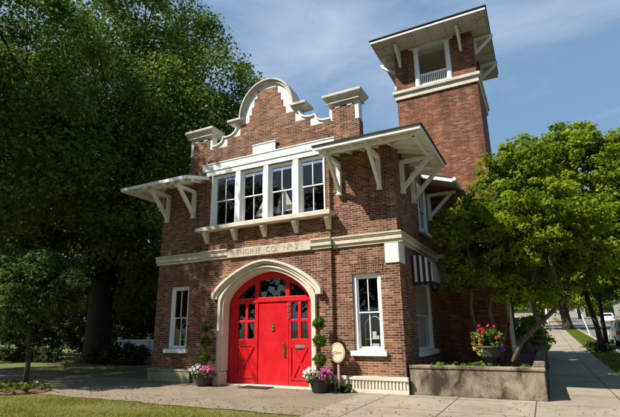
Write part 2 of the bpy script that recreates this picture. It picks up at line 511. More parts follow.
def crown_pts(lobes, n, hollow=.45):
    """cluster centres in a union of ellipsoids, biased to the outside"""
    out = []
    vol = np.array([l[3]*l[4]*l[5] for l in lobes])**.8; vol /= vol.sum()
    while len(out) < n:
        l = lobes[rng.choice(len(lobes), p=vol)]
        d = rng.normal(size=3); d /= np.linalg.norm(d)
        r = (hollow**3 + (1-hollow**3)*rng.random())**(1/3.)
        r *= .82 + .3*rng.random()**1.5
        out.append((l[0]+d[0]*l[3]*r, l[1]+d[1]*l[4]*r, l[2]+d[2]*l[5]*r))
    return np.array(out)

def limb_tubes(mb, start, targets, r0, r1, sag=.15, n=5):
    for t in targets:
        s = Vector(start[0]) if isinstance(start, list) else Vector(start)
        t = Vector(t); d = t - s
        c1 = s + Vector((d.x*.25,d.y*.25,d.z*.5)); c2 = s + Vector((d.x*.7,d.y*.7,d.z*.85)) + Vector((random.uniform(-1,1),random.uniform(-1,1),random.uniform(-.3,.6)))*d.length*.07
        pts = []
        for i in range(7):
            u = i/6
            pts.append(s*(1-u)**3 + c1*3*u*(1-u)**2 + c2*3*u*u*(1-u) + t*u**3)
        mb.tube(pts, [r0+(r1-r0)*(i/6)**.7 for i in range(7)], n)

def tree(name, base, trunk_pts, trunk_rad, lobes, ncl, per, clr, size, leafmat, barkmat, label, cat='tree', group=None, nlimb=26, hollow=.45, limb_r=.25, twigs=40):
    t = empty(name, base, label, cat, group)
    mb = MB(); mb.tube(trunk_pts, trunk_rad, 12)
    cl = crown_pts(lobes, ncl, hollow)
    top = Vector(trunk_pts[-1])
    # main limbs to lobes' outer parts, then twigs from limb ends
    idx = rng.choice(len(cl), min(nlimb,len(cl)), replace=False)
    ends = [Vector(cl[i]) for i in idx]
    forks = [Vector(trunk_pts[-1]), Vector(trunk_pts[-2])*.35+Vector(trunk_pts[-1])*.65]
    for k, e in enumerate(ends):
        limb_tubes(mb, forks[k%2], [e], limb_r*random.uniform(.5,1), .03)
    for i in rng.choice(len(cl), min(twigs,len(cl)), replace=False):
        c = Vector(cl[i]); e = min(ends, key=lambda p:(p-c).length)
        limb_tubes(mb, e.lerp(forks[0], .3), [c], limb_r*.25, .015, n=4)
    mb.build('trunk', barkmat, t, smooth=True, recalc=False)
    q, tn = leaves(cl, clr*(.6+.8*rng.random(len(cl))), per, size)
    pmesh('crown', q, 4, leafmat, t, tn)
    return t

def bush(name, lobes, ncl, per, clr, size, mat, label, cat='shrub', group=None, base=None):
    base = base or (lobes[0][0], lobes[0][1], 0)
    t = empty(name, base, label, cat, group)
    cl = crown_pts(lobes, ncl, .3)
    mb = MB()
    for i in rng.choice(len(cl), min(14,len(cl)), replace=False):
        limb_tubes(mb, base, [cl[i]], .03, .008, n=4)
    mb.build('stem', M['bark'], t, recalc=False)
    q, tn = leaves(cl, clr*(.6+.8*rng.random(len(cl))), per, size)
    pmesh('foliage', q, 4, mat, t, tn)
    return t

# ------------------------------------------------------------------ firehouse
FH = empty('firehouse', (-4.5,0,0), 'two-storey dark red brick firehouse with curved white-edged parapet, red arched door and tall corner tower', 'building')
CX = -4.55
XL, XR = -9.3, 0.0
def arc_ell(cx, cz, a, bb, t0, t1, n=28):
    return [(cx+a*math.cos(t0+(t1-t0)*i/n), cz+bb*math.sin(t0+(t1-t0)*i/n)) for i in range(n+1)]
def basket(cx, zs, a, rise, n=40, p=1.7, q=.6):
    """flattened arch, right to left"""
    out = []
    for i in range(n+1):
        c = math.cos(PI*i/n)
        t = math.copysign(1-(1-abs(c))**1.25, c)
        z = rise*(1-abs(t)**p)**q
        out.append((cx+a*t, zs+z))
    return out
DX, DZ = -4.44, 2.52           # door centre, springing line
door_open = [(DX+1.66,0.0)] + basket(DX, DZ, 1.66, 1.06) + [(DX-1.66,0.0)]
rect = lambda x0,x1,z0,z1: [(x0,z0),(x1,z0),(x1,z1),(x0,z1)]
WL, WR = (-8.62,-7.75), (-1.46,-.58)
WZ = (1.1, 3.27)
UW = (-6.85,-2.22,5.3,7.25)
stair = [(.43,10.33),(.43,10.04),(.56,10.04),(.56,9.72),(.67,9.72),(.67,9.42),(.77,9.42),(.77,9.13),(1.16,9.13),(1.16,8.71),(1.75,8.71),(1.75,8.41),(2.6,8.41),
         (2.6,8.9),(3.38,8.9),(3.38,8.3),(3.54,8.3),(3.54,7.2)]
outline = [(XL,0),(XR,0),(XR,7.2)] + [(CX+u,z) for u,z in reversed(stair)] + [(CX-u,z) for u,z in stair] + [(XL,7.2)]
# cut the door into the ground line
outline = [(XL,0),(door_open[-1][0],0)] + list(reversed(door_open))[1:-1] + [(door_open[0][0],0)] + outline[1:]
fw = MB().plate(outline, [rect(*WL,*WZ), rect(*WR,*WZ), rect(*UW)], 0, .35)
bo = [(-7.12,.001),(door_open[-1][0],.001)] + list(reversed(door_open))[1:-1] + [(door_open[0][0],.001),(-2.08,.001),(-2.08,7.9),(-7.12,7.9)]
fw.plate(bo, [rect(*UW)], -.1, -.003)
fw.build('front_wall', M['brick'], FH)
SW = (1.55,3.85,1.0,3.25)      # side window opening (y, z)
SU = (2.85,4.1,5.05,6.75)
sw = MB().plate([(.351,0),(4.79,0),(4.79,7.33),(.351,7.33)], [rect(SW[0],SW[1],SW[2],SW[3]), rect(*SU)], -.35, 0, 'x')
sw.plate([(8.12,0),(15,0),(15,7.0),(8.12,7.0)], [], -.35, -.02, 'x')
sw.build('side_wall', M['brick'], FH)
b = MB().plate([(.351,0),(14.6,0),(14.6,7.2),(.351,7.2)], [], XL, XL+.35, 'x'); b.build('left_wall', M['brick'], FH)
b = MB(); b.box(XL,-.02,14.651,15,0,7.19); b.build('rear_wall', M['brick'], FH)
b = MB(); b.box(XL+.36,-1.0,.36,14.6,7.02,7.16); b.box(-.99,-.36,.36,4.7,7.02,7.16); b.build('main_roof', M['roofing'], FH)
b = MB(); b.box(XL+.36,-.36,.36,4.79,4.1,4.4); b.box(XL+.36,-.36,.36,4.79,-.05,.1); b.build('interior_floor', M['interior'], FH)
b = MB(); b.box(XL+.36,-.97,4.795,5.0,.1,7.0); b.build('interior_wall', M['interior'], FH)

# parapet dressings
sw_curve = [(1.28,9.2),(1.33,9.02),(1.43,8.88),(1.58,8.79),(1.8,8.76),(1.96,8.8),(1.98,8.68),(2.08,8.57),(2.25,8.51),(2.49,8.5)]
white_out = [(CX-3.54,8.28),(CX-2.0,8.0),(CX+2.0,8.0),(CX+3.54,8.28)]
right = [(3.54,8.98),(2.49,8.98)] + list(reversed(sw_curve)) + [(1.05,9.25)]
arch_o = arc_ell(CX, 9.4, 1.04, 1.16, 0, PI)
left = [(1.05,9.25)] + sw_curve + [(2.49,8.98),(3.54,8.98)]
po = [(CX-3.535,7.4),(CX+3.535,7.4)] + [(CX+min(u,3.535),z) for u,z in right] + arch_o + [(CX-min(u,3.535),z) for u,z in left]
b = MB().plate(po, [], .02, .33); b.build('parapet_stucco', M['stucco'], FH)
b = MB()
b.strip(arc_ell(CX,9.4,1.02,1.14,-.1,PI+.1), arc_ell(CX,9.4,1.1,1.22,-.1,PI+.1), -.07, .42)
b.strip(arc_ell(CX,9.4,1.098,1.218,-.1,PI+.1), arc_ell(CX,9.4,1.16,1.28,-.1,PI+.1), -.14, .48)
b.build('arch_coping', M['coping'], FH, bevel=.012)
for sgn in (1,-1):
    b = MB()
    for k in range(len(sw_curve)-1):
        (u0,z0),(u1,z1) = sw_curve[k], sw_curve[k+1]
        b.beam((CX+sgn*u0,.175,z0+.02),(CX+sgn*u1,.175,z1+.02), .42, .055, (0,0,1) if abs(z1-z0)<.1 else (sgn,0,.5))
    b.build('swoop_coping', M['stucco'], FH)
for sgn in (1,-1):
    b = MB()
    u0, u1 = sorted((CX+sgn*1.1, CX+sgn*1.62))
    b.box(u0,u1,-.12,.42,9.21,9.27); b.box(u0-.05,u1+.05,-.18,.48,9.27,9.36)
    b.build('pedestal_cap', M['coping'], FH, bevel=.015)
    b = MB()
    u0, u1 = sorted((CX+sgn*2.49, CX+sgn*3.54))
    b.box(u0-.06,u1+.06,-.1,.44,8.98,9.06)
    b.add([(u0-.06,-.1,9.06),(u1+.06,-.1,9.06),(u1+.06,.44,9.06),(u0-.06,.44,9.06),(u0-.17,-.22,9.2),(u1+.17,-.22,9.2),(u1+.17,.56,9.2),(u0-.17,.56,9.2)],
          [(0,3,2,1),(4,5,6,7),(0,1,5,4),(1,2,6,5),(2,3,7,6),(3,0,4,7)])
    b.box(u0-.17,u1+.17,-.22,.56,9.2,9.29)
    b.build('pillar_cap', M['coping'], FH, bevel=.012)
    for k in range(2):
        b = MB(); c = u0+.3+.44*k; b.box(c-.09,c+.09,-.013,.02,8.83,8.9); b.build('dentil', M['stucco'], FH)

# belt course with mouldings
def mould(mb, x0, x1, y, z0, z1, face='front'):
    h = z1-z0
    for (a,c,pj) in ((0,.3,.05),(.3,.72,.10),(.72,.86,.125),(.86,1,.15)):
        mb.box(x0, x1, y-pj, y-.001, z0+a*h, z0+c*h-.0005)
b = MB()
for xa, xb, yy in ((XL-.1,-7.18,0),(-7.17,-5.96,-.1),(-2.73,-2.04,-.1)):
    mould(b, xa, xb, yy, 4.1, 4.42); b.build('belt_course', M['cream'], FH, bevel=.008); b = MB()
mould(b, -2.03, 0.15, 0, 4.1, 4.42)
h = .32
for (a,c,pj) in ((0,.3,.05),(.3,.72,.10),(.72,.86,.125),(.86,1,.15)):
    b.box(.001, pj, .001, 4.79, 4.1+a*h, 4.1+c*h-.0005)
b.build('belt_course', M['cream'], FH, bevel=.008)
b = MB(); b.box(-5.955,-2.735,-.2,-.101,4.1,4.4); b.build('inscription_panel', M['panelstone'], FH, bevel=.008)
def text(name, s, loc, size, mat, parent, extrude=.006, rot=(PI/2,0,0), shear=0, spacing=1, align='CENTER', width=None):
    c = bpy.data.curves.new(name,'FONT'); c.body = s; c.size = size; c.extrude = extrude
    c.align_x = align; c.align_y = 'CENTER'; c.shear = shear; c.space_character = spacing; c.space_line = .95
    o = bpy.data.objects.new(name, c); COL.objects.link(o)
    if parent: o.parent = parent
    o.location = Vector(loc) - wloc(parent); o.rotation_euler = rot
    c.materials.append(mat)
    bpy.context.view_layer.update()
    me = bpy.data.meshes.new_from_object(o); l = o.location.copy()
    bpy.data.objects.remove(o)
    m2 = bpy.data.objects.new(name, me); COL.objects.link(m2); m2.parent = parent
    m2.location = l; m2.rotation_euler = rot
    return m2
text('inscription_lettering', 'ENGINE  CO.  Nº 2', (-4.38,-.203,4.245), .26, M['letters'], FH, .004, spacing=1.12)
b = MB(); b.box(-.4,.012,-.04,-.001,3.52,4.098); b.box(.001,.04,.0,.5,3.52,4.098); b.build('quoin_block', M['stucco'], FH, bevel=.006)

# foundations
b = MB(); b.box(XL-.08,-7.45,-.1,-.001,0,.36); b.box(XL-.1,-7.43,-.12,-.001,.361,.43); b.box(XL-.08,XL-.001,.0,6,0,.4)
b.build('left_foundation', M['mossy'], FH, bevel=.02)
b = MB(); b.box(-2.12,.06,-.1,-.001,0,.1); b.box(-2.12,.06,-.12,-.001,.33,.43)
b.box(-2.12,.055,-.07,-.0015,.1005,.3295)
for k in range(22):
    x = -2.1+k*.0965; b.box(x,x+.05,-.1,-.071,.1006,.3294)
b.build('right_foundation', M['cream'], FH, bevel=.008)

# stone arch and hood mould
inn = [(DX+1.655,.42)] + basket(DX, DZ, 1.655, 1.055) + [(DX-1.655,.42)]
mid = [(DX+1.74,.42)] + basket(DX, DZ+.1, 1.74, 1.06, q=.64) + [(DX-1.74,.42)]
out = [(DX+1.84,.42)] + basket(DX, DZ+.2, 1.84, 1.04, q=.7) + [(DX-1.84,.42)]
b = MB().strip(inn, mid, -.13, .22); b.strip([(a,c+.001) for a,c in mid], out, -.2, -.101)
b.build('arch_surround', M['arch'], FH, bevel=.01)
HP = dict(p=1.62, q=.8)
hi = [(DX+1.86,2.72)] + basket(DX, 2.8, 1.86, .99, **HP) + [(DX-1.86,2.72)]
hm = [(DX+1.97,2.72)] + basket(DX, 2.84, 1.97, 1.02, **HP) + [(DX-1.97,2.72)]
ho = [(DX+2.07,2.72)] + basket(DX, 2.88, 2.07, 1.05, **HP) + [(DX-2.07,2.72)]
b = MB().strip(hi, hm, -.24, -.1005); b.strip([(a,c+.001) for a,c in hm], ho, -.3, -.1015)
b.build('hood_mould', M['arch'], FH, bevel=.01)
for sgn in (1,-1):
    b = MB(); x = DX+sgn*1.8
    b.box(x-.17,x+.17,-.26,.18,0,.3)
    b.add([(x-.17,-.26,.3),(x+.17,-.26,.3),(x+.17,.18,.3),(x-.17,.18,.3),(x-.135,-.2,.42),(x+.135,-.2,.42),(x+.135,.18,.42),(x-.135,.18,.42)],
          [(4,5,6,7),(0,1,5,4),(1,2,6,5),(2,3,7,6),(3,0,4,7)])
    b.build('jamb_plinth', M['arch'], FH, bevel=.02)

# brick flat arches over the lower windows, soldier course
def soldier(x0, x1, z):
    b = MB(); n = 15
    for k in range(n):
        a = x0 + (x1-x0)*k/n; c = a + (x1-x0)/n - .012
        t0 = (a-(x0+x1)/2)*.16; t1 = (c-(x0+x1)/2)*.16
        b.add([(a,-.012,z),(c,-.012,z),(c,.0,z),(a,.0,z),(a+t0,-.012,z+.36),(c+t1,-.012,z+.36),(c+t1,.0,z+.36),(a+t0,.0,z+.36)],
              [(0,3,2,1),(4,5,6,7),(0,1,5,4),(1,2,6,5),(2,3,7,6),(3,0,4,7)])
    b.build('flat_arch', M['brick'], FH)
soldier(WL[0]-.06, WL[1]+.06, WZ[1]); soldier(WR[0]-.06, WR[1]+.06, WZ[1])

# windows: two-over-two sashes
def window(parent, T, u0, u1, z0, z1, d, sill=None, casing=.1, muntin=True, name='window'):
    """T maps (u, depth into wall, z) to world; frame face sits at depth d"""
    f = MB(T)
    f.box(u0, u0+casing, d, d+.16, z0, z1); f.box(u1-casing, u1, d, d+.16, z0, z1)
    f.box(u0+casing, u1-casing, d, d+.16, z1-casing, z1); f.box(u0+casing, u1-casing, d, d+.16, z0, z0+.04)
    win = f.build(name, M['white'], parent, bevel=.006)
    a0, a1, b0, b1 = u0+casing, u1-casing, z0+.04, z1-casing
    zm = (b0+b1)/2
    for (c0,c1,dd,nm) in ((b0,zm+.02,d+.09,'lower_sash'),(zm-.02,b1,d+.045,'upper_sash')):
        s = MB(T); r = .045
        s.box(a0,a0+r,dd,dd+.04,c0,c1); s.box(a1-r,a1,dd,dd+.04,c0,c1)
        s.box(a0+r,a1-r,dd,dd+.04,c0,c0+(r*1.4 if nm=='lower_sash' else .035)); s.box(a0+r,a1-r,dd,dd+.04,c1-(r if nm=='upper_sash' else .035),c1)
        if muntin:
            m = (a0+a1)/2; s.box(m-.014,m+.014,dd+.004,dd+.036,c0+.06,c1-.04)
        s.build(nm, M['white'], win, bevel=.003)
        g = MB(T); g.add([(a0+r,dd+.02,c0),(a1-r,dd+.02,c0),(a1-r,dd+.02,c1),(a0+r,dd+.02,c1)], [(0,1,2,3)])
        g.build('pane', M['glass'], win, recalc=False)
    if sill:
        g = MB(T); g.box(u0-.09,u1+.09,d-sill,d+.16,z0-.14,z0-.001)
        g.build('sill', M['white'], win, bevel=.01)
    return win
Tf = lambda u,d,z: (u,d,z)
window(FH, Tf, *WL, *WZ, .06, sill=.16)
window(FH, Tf, *WR, *WZ, .06, sill=.16)
# upper group
UB = [(-6.85,-5.68),(-5.68,-4.47),(-4.47,-3.28),(-3.28,-2.22)]
for (a,c) in ((-6.72,-5.82),(-5.49,-4.63),(-4.32,-3.46),(-3.13,-2.3)):
    window(FH, Tf, a-.06, c+.06, UW[2], UW[3]-.005, -.06, casing=.06, name='upper_window')
for a, c in ((UW[0],-6.781),(-5.759,-5.551),(-4.569,-4.381),(-3.399,-3.191),(-2.239,UW[1])):
    b = MB(); b.box(a+.001,c-.001,-.13,.2,UW[2],UW[3]-.005)
    b.build('window_mullion', M['white'], FH, bevel=.008)
b = MB(); b.box(-7.1,-2.0,-.14,-.101,7.26,7.44); b.build('window_header', M['white'], FH, bevel=.006)
b = MB(); b.box(-7.28,-1.84,-.17,-.101,7.442,7.7); b.box(-7.3,-1.82,-.19,-.101,7.7,7.74); b.box(-5.02,-4.08,-.17,-.1015,7.741,8.06); b.box(-5.04,-4.06,-.19,-.001,8.061,8.1)
b.build('window_cornice', M['oldwhite'], FH, bevel=.006)
b = MB(); b.box(-7.28,-1.95,-.42,-.05,5.12,5.25); b.box(-7.2,-2.03,-.3,-.06,5.252,5.298); b.build('window_ledge', M['cream'], FH, bevel=.01)
for x in (-6.92,-5.68,-4.47,-3.26,-2.11):
    b = MB()
    vs = []
    for xx in (x-.075,x+.075):
        vs += [(xx,-.101,5.118),(xx,-.36,5.118),(xx,-.36,5.02),(xx,-.16,4.7),(xx,-.101,4.7)]
    b.add(vs, [(0,1,2,3,4),(9,8,7,6,5),(0,5,6,1),(1,6,7,2),(2,7,8,3),(3,8,9,4),(4,9,5,0)])
    b.build('ledge_corbel', M['cream'], FH, bevel=.008)

# ------- red arched door
door = MB()
yd = .24
din = basket(DX, DZ, 1.44, .84)
dout = basket(DX, DZ, 1.655, 1.055)
door.strip([(DX+1.44,.03)]+din+[(DX-1.44,.03)], [(DX+1.655,.03)]+dout+[(DX-1.655,.03)], yd, yd+.14)
dr = door.build('arched_door', M['red'], FH, bevel=.006)
b = MB(); b.box(DX-1.44,DX+1.44,yd+.01,yd+.13,2.585,2.745)
b.build('transom_bar', M['red'], dr, bevel=.006)
def zarch(x):
    best = 9
    for (a,c),(e,f) in zip(din, din[1:]):
        if min(a,e) <= x <= max(a,e) and abs(a-e) > 1e-6: return c+(f-c)*(x-a)/(e-a)
    return DZ
LV = (-5.0,-3.82)
for x in LV:
    b = MB(); b.box(x-.075,x+.075,yd+.012,yd+.12,2.746,zarch(x)+.02)
    b.build('fanlight_mullion', M['red'], dr, bevel=.004)
b = MB(); inner = [p for p in din]
b.plate([(DX+1.43,2.746)]+[(x,max(z,2.747)) for x,z in din]+[(DX-1.43,2.746)], [], yd+.085, yd+.09); b.build('fanlight_pane', M['glass'], dr)
def leaf(x0, x1, nm):
    rail = .11
    p = MB()
    p.box(x0,x1,yd+.03,yd+.05+.04,.03,.16)
    gx = (x0+.13 if nm!='right' else x0+.1, x1-.1)
    g0, g1 = 1.42, 2.55
    p.box(x0,gx[0],yd+.03,yd+.09,.161,2.584); p.box(gx[1],x1,yd+.03,yd+.09,.161,2.584)
    p.box(gx[0]+.0005,gx[1]-.0005,yd+.03,yd+.09,g1,2.584); p.box(gx[0]+.0005,gx[1]-.0005,yd+.03,yd+.09,1.26,g0)
    m = sum(gx)/2; zc = (g0+g1)/2
    p.box(m-.055,m+.055,yd+.032,yd+.088,g0,g1); 
    p.box(gx[0],m-.056,yd+.033,yd+.087,zc-.04,zc+.04); p.box(m+.056,gx[1],yd+.033,yd+.087,zc-.04,zc+.04)
    p.box(gx[0],gx[1],yd+.06,yd+.085,.161,1.259)
    lf = p.build('side_leaf', M['red'], dr, bevel=.005)
    x = MB()
    a0,a1,b0,b1 = gx[0]+.03,gx[1]-.03,.26,1.22
    x.beam((a0,yd+.045,b0),(a1,yd+.045,b1),.028,.085,(1,0,0)); x.beam((a0,yd+.049,b1),(a1,yd+.049,b0),.028,.085,(1,0,0))
    x.box(a0-.03,a1+.03,yd+.038,yd+.059,b1-.03,b1+.03); x.box(a0-.03,a1+.03,yd+.038,yd+.059,b0-.06,b0)
    x.build('cross_brace', M['red'], lf, bevel=.003) if False else x.build('cross_brace', M['red'], dr, bevel=.003)
    g = MB(); g.box(gx[0],gx[1],yd+.07,yd+.074,g0,g1); g.build('side_pane', M['glass'], dr)
leaf(DX-1.439,-4.985,'left'); leaf(-3.795,DX+1.439,'right')
b = MB(); b.box(-4.95,-3.83,yd+.045,yd+.1,.035,2.56); b.build('door_panel', M['red'], dr, bevel=.006)
for a, c in ((-4.983,-4.951),(-3.829,-3.797)):
    b = MB(); b.box(a,c,yd+.02,yd+.11,.03,2.584); b.build('door_jamb', M['red'], dr, bevel=.004)
b = MB(); b.lathe([(.0,0),(.05,.0),(.06,.02),(.035,.03),(.0,.03)], (0,0,0), 14)
b = MB(); b.box(-4.42,-4.34,yd+.03,yd+.044,1.66,1.9)
b.tube([(-4.38+.05*math.cos(a),yd+.02,1.74+.06*math.sin(a)) for a in np.linspace(0,2*PI,13)], .012, 6)
b.build('door_knocker', M['brass'], dr)
b = MB(); b.box(-4.0,-3.93,yd+.03,yd+.044,.85,1.35)
b.tube([(-3.965,yd+.04,1.27),(-3.965,yd-.03,1.25),(-3.965,yd-.035,1.08),(-3.965,yd+.04,1.02)], .014, 8)
b.tube([(-3.965,yd+.04,.95),(-3.965,yd-.02,.95)], .03, 10); b.build('door_handle', M['brass'], dr)
b = MB(); b.box(-3.55,-3.2,yd+.02,yd+.044,1.14,1.23); b.box(-3.53,-3.22,yd+.012,yd+.02,1.155,1.19); b.build('letter_slot', M['steel'], dr)
text('house_number', '6\n0\n2', (-3.78,yd+.018,2.3), .2, M['steel'], dr, .008)
b = MB(); b.box(DX-1.65,DX+1.65,-.05,.6,-.02,.03); b.build('threshold', M['arch'], dr)

# ------- eaves with brackets
def eave(parts, deck_label, rafters):
    d = MB()
    for poly in parts: d.slab(poly, .045)
    e = d.build('eave_roof', M['oldwhite'], FH, bevel=.0)
    r = MB()
    for poly in parts:
        r.slab([(x,y,z+.04) for x,y,z in poly], .038)
    r.build('shingle', M['roofing'], e)
    return e
ZE, ZW = 6.93, 7.22
def bracket(parent, wallpt, dirv, L=.95, z0=5.8, z1=6.78):
    """post against the wall, arm out along dirv, diagonal brace"""
    w = Vector(wallpt); d = Vector(dirv)
    b = MB()
    p = w + d*.075
    b.beam((p.x,p.y,z0),(p.x,p.y,z1+.05), .13, .13, dirv)
    b.beam((w.x+d.x*.14,w.y+d.y*.14,z1),(w.x+d.x*(L+.12),w.y+d.y*(L+.12),z1), .12, .12)
    q = w + d*(L-.05)
    b.beam((w.x+d.x*.1,w.y+d.y*.1,z0+.12),(q.x,q.y,z1-.03), .1, .13)
    b.box(p.x-.08,p.x+.08,p.y-.08,p.y+.08,z0-.05,z0)
    return b.build('bracket', M['oldwhite'], parent, bevel=.008)
F = (0,-1,0)
x0, x1 = -2.05, 1.16
e = eave([[(x0,-1.3,ZE),(x1,-1.3,ZE),(0.012,-.012,ZW),(x0,-.012,ZW)], [(x1,-1.3,ZE),(x1,2.15,ZE),(.012,2.15,ZW),(.012,-.012,ZW)]], '', [])
b = MB(); b.beam((x0+.05,-.95,6.89),(1.02,-.95,6.89),.1,.11); b.build('purlin', M['oldwhite'], e, bevel=.006); b = MB()
b.beam((.9,-1.1,6.885),(.9,2.1,6.885),.1,.1)
b.build('purlin', M['oldwhite'], e, bevel=.006)
for x in np.arange(x0+.3, .1, .44):
    b = MB(); b.beam((x,-.02,ZW-.1),(x,-1.26,ZE-.09),.06,.09); b.build('rafter', M['oldwhite'], e)
for y in np.arange(.15, 2.1, .44):
    b = MB(); b.beam((.02,y,ZW-.1),(1.12,y,ZE-.09),.06,.09); b.build('rafter', M['oldwhite'], e)
b = MB(); b.beam((.02,-.02,ZW-.1),(1.12,-1.26,ZE-.1),.08,.1); b.build('hip_rafter', M['oldwhite'], e)
b = MB(); b.box(x0-.02,x1+.075,-1.375,-1.28,ZE+.042,ZE+.08); b.box(x1-.02,x1+.075,-1.28,2.15,ZE+.042,ZE+.08); b.build('shingle_edge', M['roofing'], e)
b = MB(); b.box(x0-.005,x1+.02,-1.335,-1.302,ZE-.07,ZE+.04); b.box(x1+.002,x1+.034,-1.3,2.15,ZE-.07,ZE+.04); b.build('fascia', M['oldwhite'], e)
for x in (-1.75,-.44): bracket(e, (x,-.001,0), F)
for y in (.7,2.0): bracket(e, (.001,y,0), (1,0,0))
x0, x1 = -10.22, -7.0
e = eave([[(x0,-1.3,ZE),(x1,-1.3,ZE),(x1,-.112,ZW),(XL-.012,-.112,ZW)], [(x0,-1.3,ZE),(XL-.012,-.112,ZW),(XL-.012,2.15,ZW),(x0,2.15,ZE)]], '', [])
b = MB(); b.beam((x0+.1,-.95,6.89),(x1-.05,-.95,6.89),.1,.11); b.build('purlin', M['oldwhite'], e, bevel=.006); b = MB(); b.beam((-9.95,-1.1,6.885),(-9.95,2.1,6.885),.1,.1); b.build('purlin', M['oldwhite'], e, bevel=.006)
for x in np.arange(x0+1.1, x1, .44):
    b = MB(); b.beam((x,-.12,ZW-.1),(x,-1.26,ZE-.09),.06,.09); b.build('rafter', M['oldwhite'], e)
for y in np.arange(.15, 2.1, .44):
    b = MB(); b.beam((XL-.02,y,ZW-.1),(x0+.04,y,ZE-.09),.06,.09); b.build('rafter', M['oldwhite'], e)
b = MB(); b.box(x0-.02,x1+.005,-1.335,-1.302,ZE-.09,ZE+.03); b.box(x0-.034,x0-.002,-1.3,2.15,ZE-.09,ZE+.03); b.box(x1+.002,x1+.03,-1.3,-.12,ZE-.05,ZW) if False else None
b.build('fascia', M['oldwhite'], e)
b = MB(); b.beam((x1+.018,-1.3,ZE-.03),(x1+.018,-.12,ZW-.03),.03,.12); b.build('barge_board', M['oldwhite'], e)
for x in (-7.7,-9.0): bracket(e, (x,-.001,0), F)
for y in (.7,2.0): bracket(e, (XL-.001,y,0), (-1,0,0))
# lower hood in the corner by the tower
d = MB().slab([(.012,3.5,7.28),(1.2,3.5,6.9),(1.2,4.72,6.9),(.012,4.72,7.28)], .06)
e = d.build('corner_hood', M['oldwhite'], FH)
b = MB().slab([(.012,3.48,7.325),(1.24,3.48,6.93),(1.24,4.74,6.93),(.012,4.74,7.325)], .04); b.build('shingle', M['roofing'], e)
b = MB().beam((.05,3.5,7.17),(1.18,3.5,6.81),.05,.1); b.tube([(1.24,3.45,6.86),(1.24,4.74,6.86)], .07, 10); b.build('gutter', M['oldwhite'], e)
bracket(e, (.001,4.45,0), (1,0,0), .98, 5.7, 6.66)

# ------- side windows and awnings
Ts = lambda u,d,z: (-d,u,z)
window(FH, Ts, SW[0], SW[1], SW[2], SW[3], .04, sill=.14, casing=.12, muntin=False, name='side_window')
b = MB(Ts); b.box(SW[0]+.75,SW[1]-.17,.185,.2,SW[2]+.06,SW[3]-.14); b.build('window_panel', M['panelwhite'], FH)  # flat pale sheet behind the right part of the glass
window(FH, Ts, SU[0], SU[1], SU[2], SU[3], -.03, sill=.1, casing=.12, name='side_window')
def awning(X, y0, y1, zt, zb, w=.62):
    prof = [(w*math.sin(t)**.62, zb+(zt-zb)*math.cos(t)**.5) for t in np.linspace(0,PI/2,14)]
    vs = []; fs = []
    n = len(prof)
    for y in (y0,y1):
        vs += [(X+.012+p,y,z) for p,z in prof]
    fs += [(i,i+1,n+i+1,n+i) for i in range(n-1)]
    cheeks = []
    for o,y in ((0,y0),(n,y1)):
        k = len(vs); vs.append((X+.012,y,zb)); fs.append(tuple([o+i for i in range(n)]+[k]))
    b = MB(); b.add(vs, fs)
    aw = b.build('awning', M['awning'], FH, recalc=False); b = MB()
    def scallop(p, q, m):
        p, q = Vector(p), Vector(q)
        for i in range(m):
            a, c = p.lerp(q,i/m), p.lerp(q,(i+1)/m)
            pts = [a, c] + [c.lerp(a,k/6)-Vector((0,0,.07+.05*math.sin(PI*k/6))) for k in range(7)]
            b.add([tuple(v) for v in pts], [tuple(range(len(pts)))])
    scallop((X+.012+w,y0,zb),(X+.012+w,y1,zb),14); scallop((X+.012,y0,zb),(X+.012+w,y0,zb),4); scallop((X+.012,y1,zb),(X+.012+w,y1,zb),4)
    aw.name = 'awning'; b.build('valance', M['canvas'], aw, recalc=False)
    return aw
awning(0, 1.3, 3.95, 3.88, 3.06)

# ------- tower
TX0, TX1, TY0, TY1 = -.96, 2.33, 4.8, 8.1
tw = MB(); tw.box(TX0,TX1,TY0,TY1,0,11.2)
TW = tw.build('tower', M['tower_brick'], FH)
b = MB()
P = .07
b.box(TX0-P,TX1+P,TY0-P,TY1+P,11.201,11.44); b.build('tower_belt', M['cream'], TW, bevel=.01)
b = MB(); b.box(TX0-.15,TX1+.15,TY0-.15,TY1+.15,11.441,11.6); b.build('tower_cornice', M['coping'], TW, bevel=.03)
b = MB()
ox0, ox1 = -.16, 1.44
zt = 13.58
for (a,c,e_,f) in ((TX0,ox0,TY0,TY0+.85),(ox1,TX1,TY0,TY0+.85),(TX0,ox0,TY1-.85,TY1),(ox1,TX1,TY1-.85,TY1)):
    b.box(a,c,e_,f,11.601,zt)
b.box(TX0+.02,TX0+.3,TY0+.851,TY1-.851,11.601,12.2); b.box(TX1-.3,TX1-.02,TY0+.851,TY1-.851,11.601,12.2); b.box(ox0,ox1,TY1-.3,TY1-.02,11.601,12.2)
b.build('belfry_wall', M['tower_brick'], TW)
b = MB(); b.box(ox0-.15,ox1+.15,TY0-.03,TY0+.6,zt-.1,zt-.001); b.build('belfry_lintel', M['oldwhite'], TW)
b = MB()
b.beam((ox0-.1,TY0+1.2,12.2),(ox1+.4,TY0+1.5,13.3),.1,.14); b.beam((ox0+.2,TY0+1.9,11.9),(ox1+.3,TY0+2.0,13.1),.1,.14); b.beam((ox0-.4,TY0+1.6,13.2),(ox1+.2,TY0+1.4,12.7),.1,.14)
b.build('belfry_beam', M['soffit'], TW)
for x in (-.02,1.31):
    b = MB(); b.lathe([(.13,0),(.13,.06),(.115,.08),(.11,1.78),(.13,1.81),(.14,1.84)], (x,TY0+.05,11.602), 20)
    b.box(x-.15,x+.15,TY0-.09,TY0+.2,13.443,13.479)
    b.build('belfry_column', M['white'], TW, smooth=False)
b = MB()
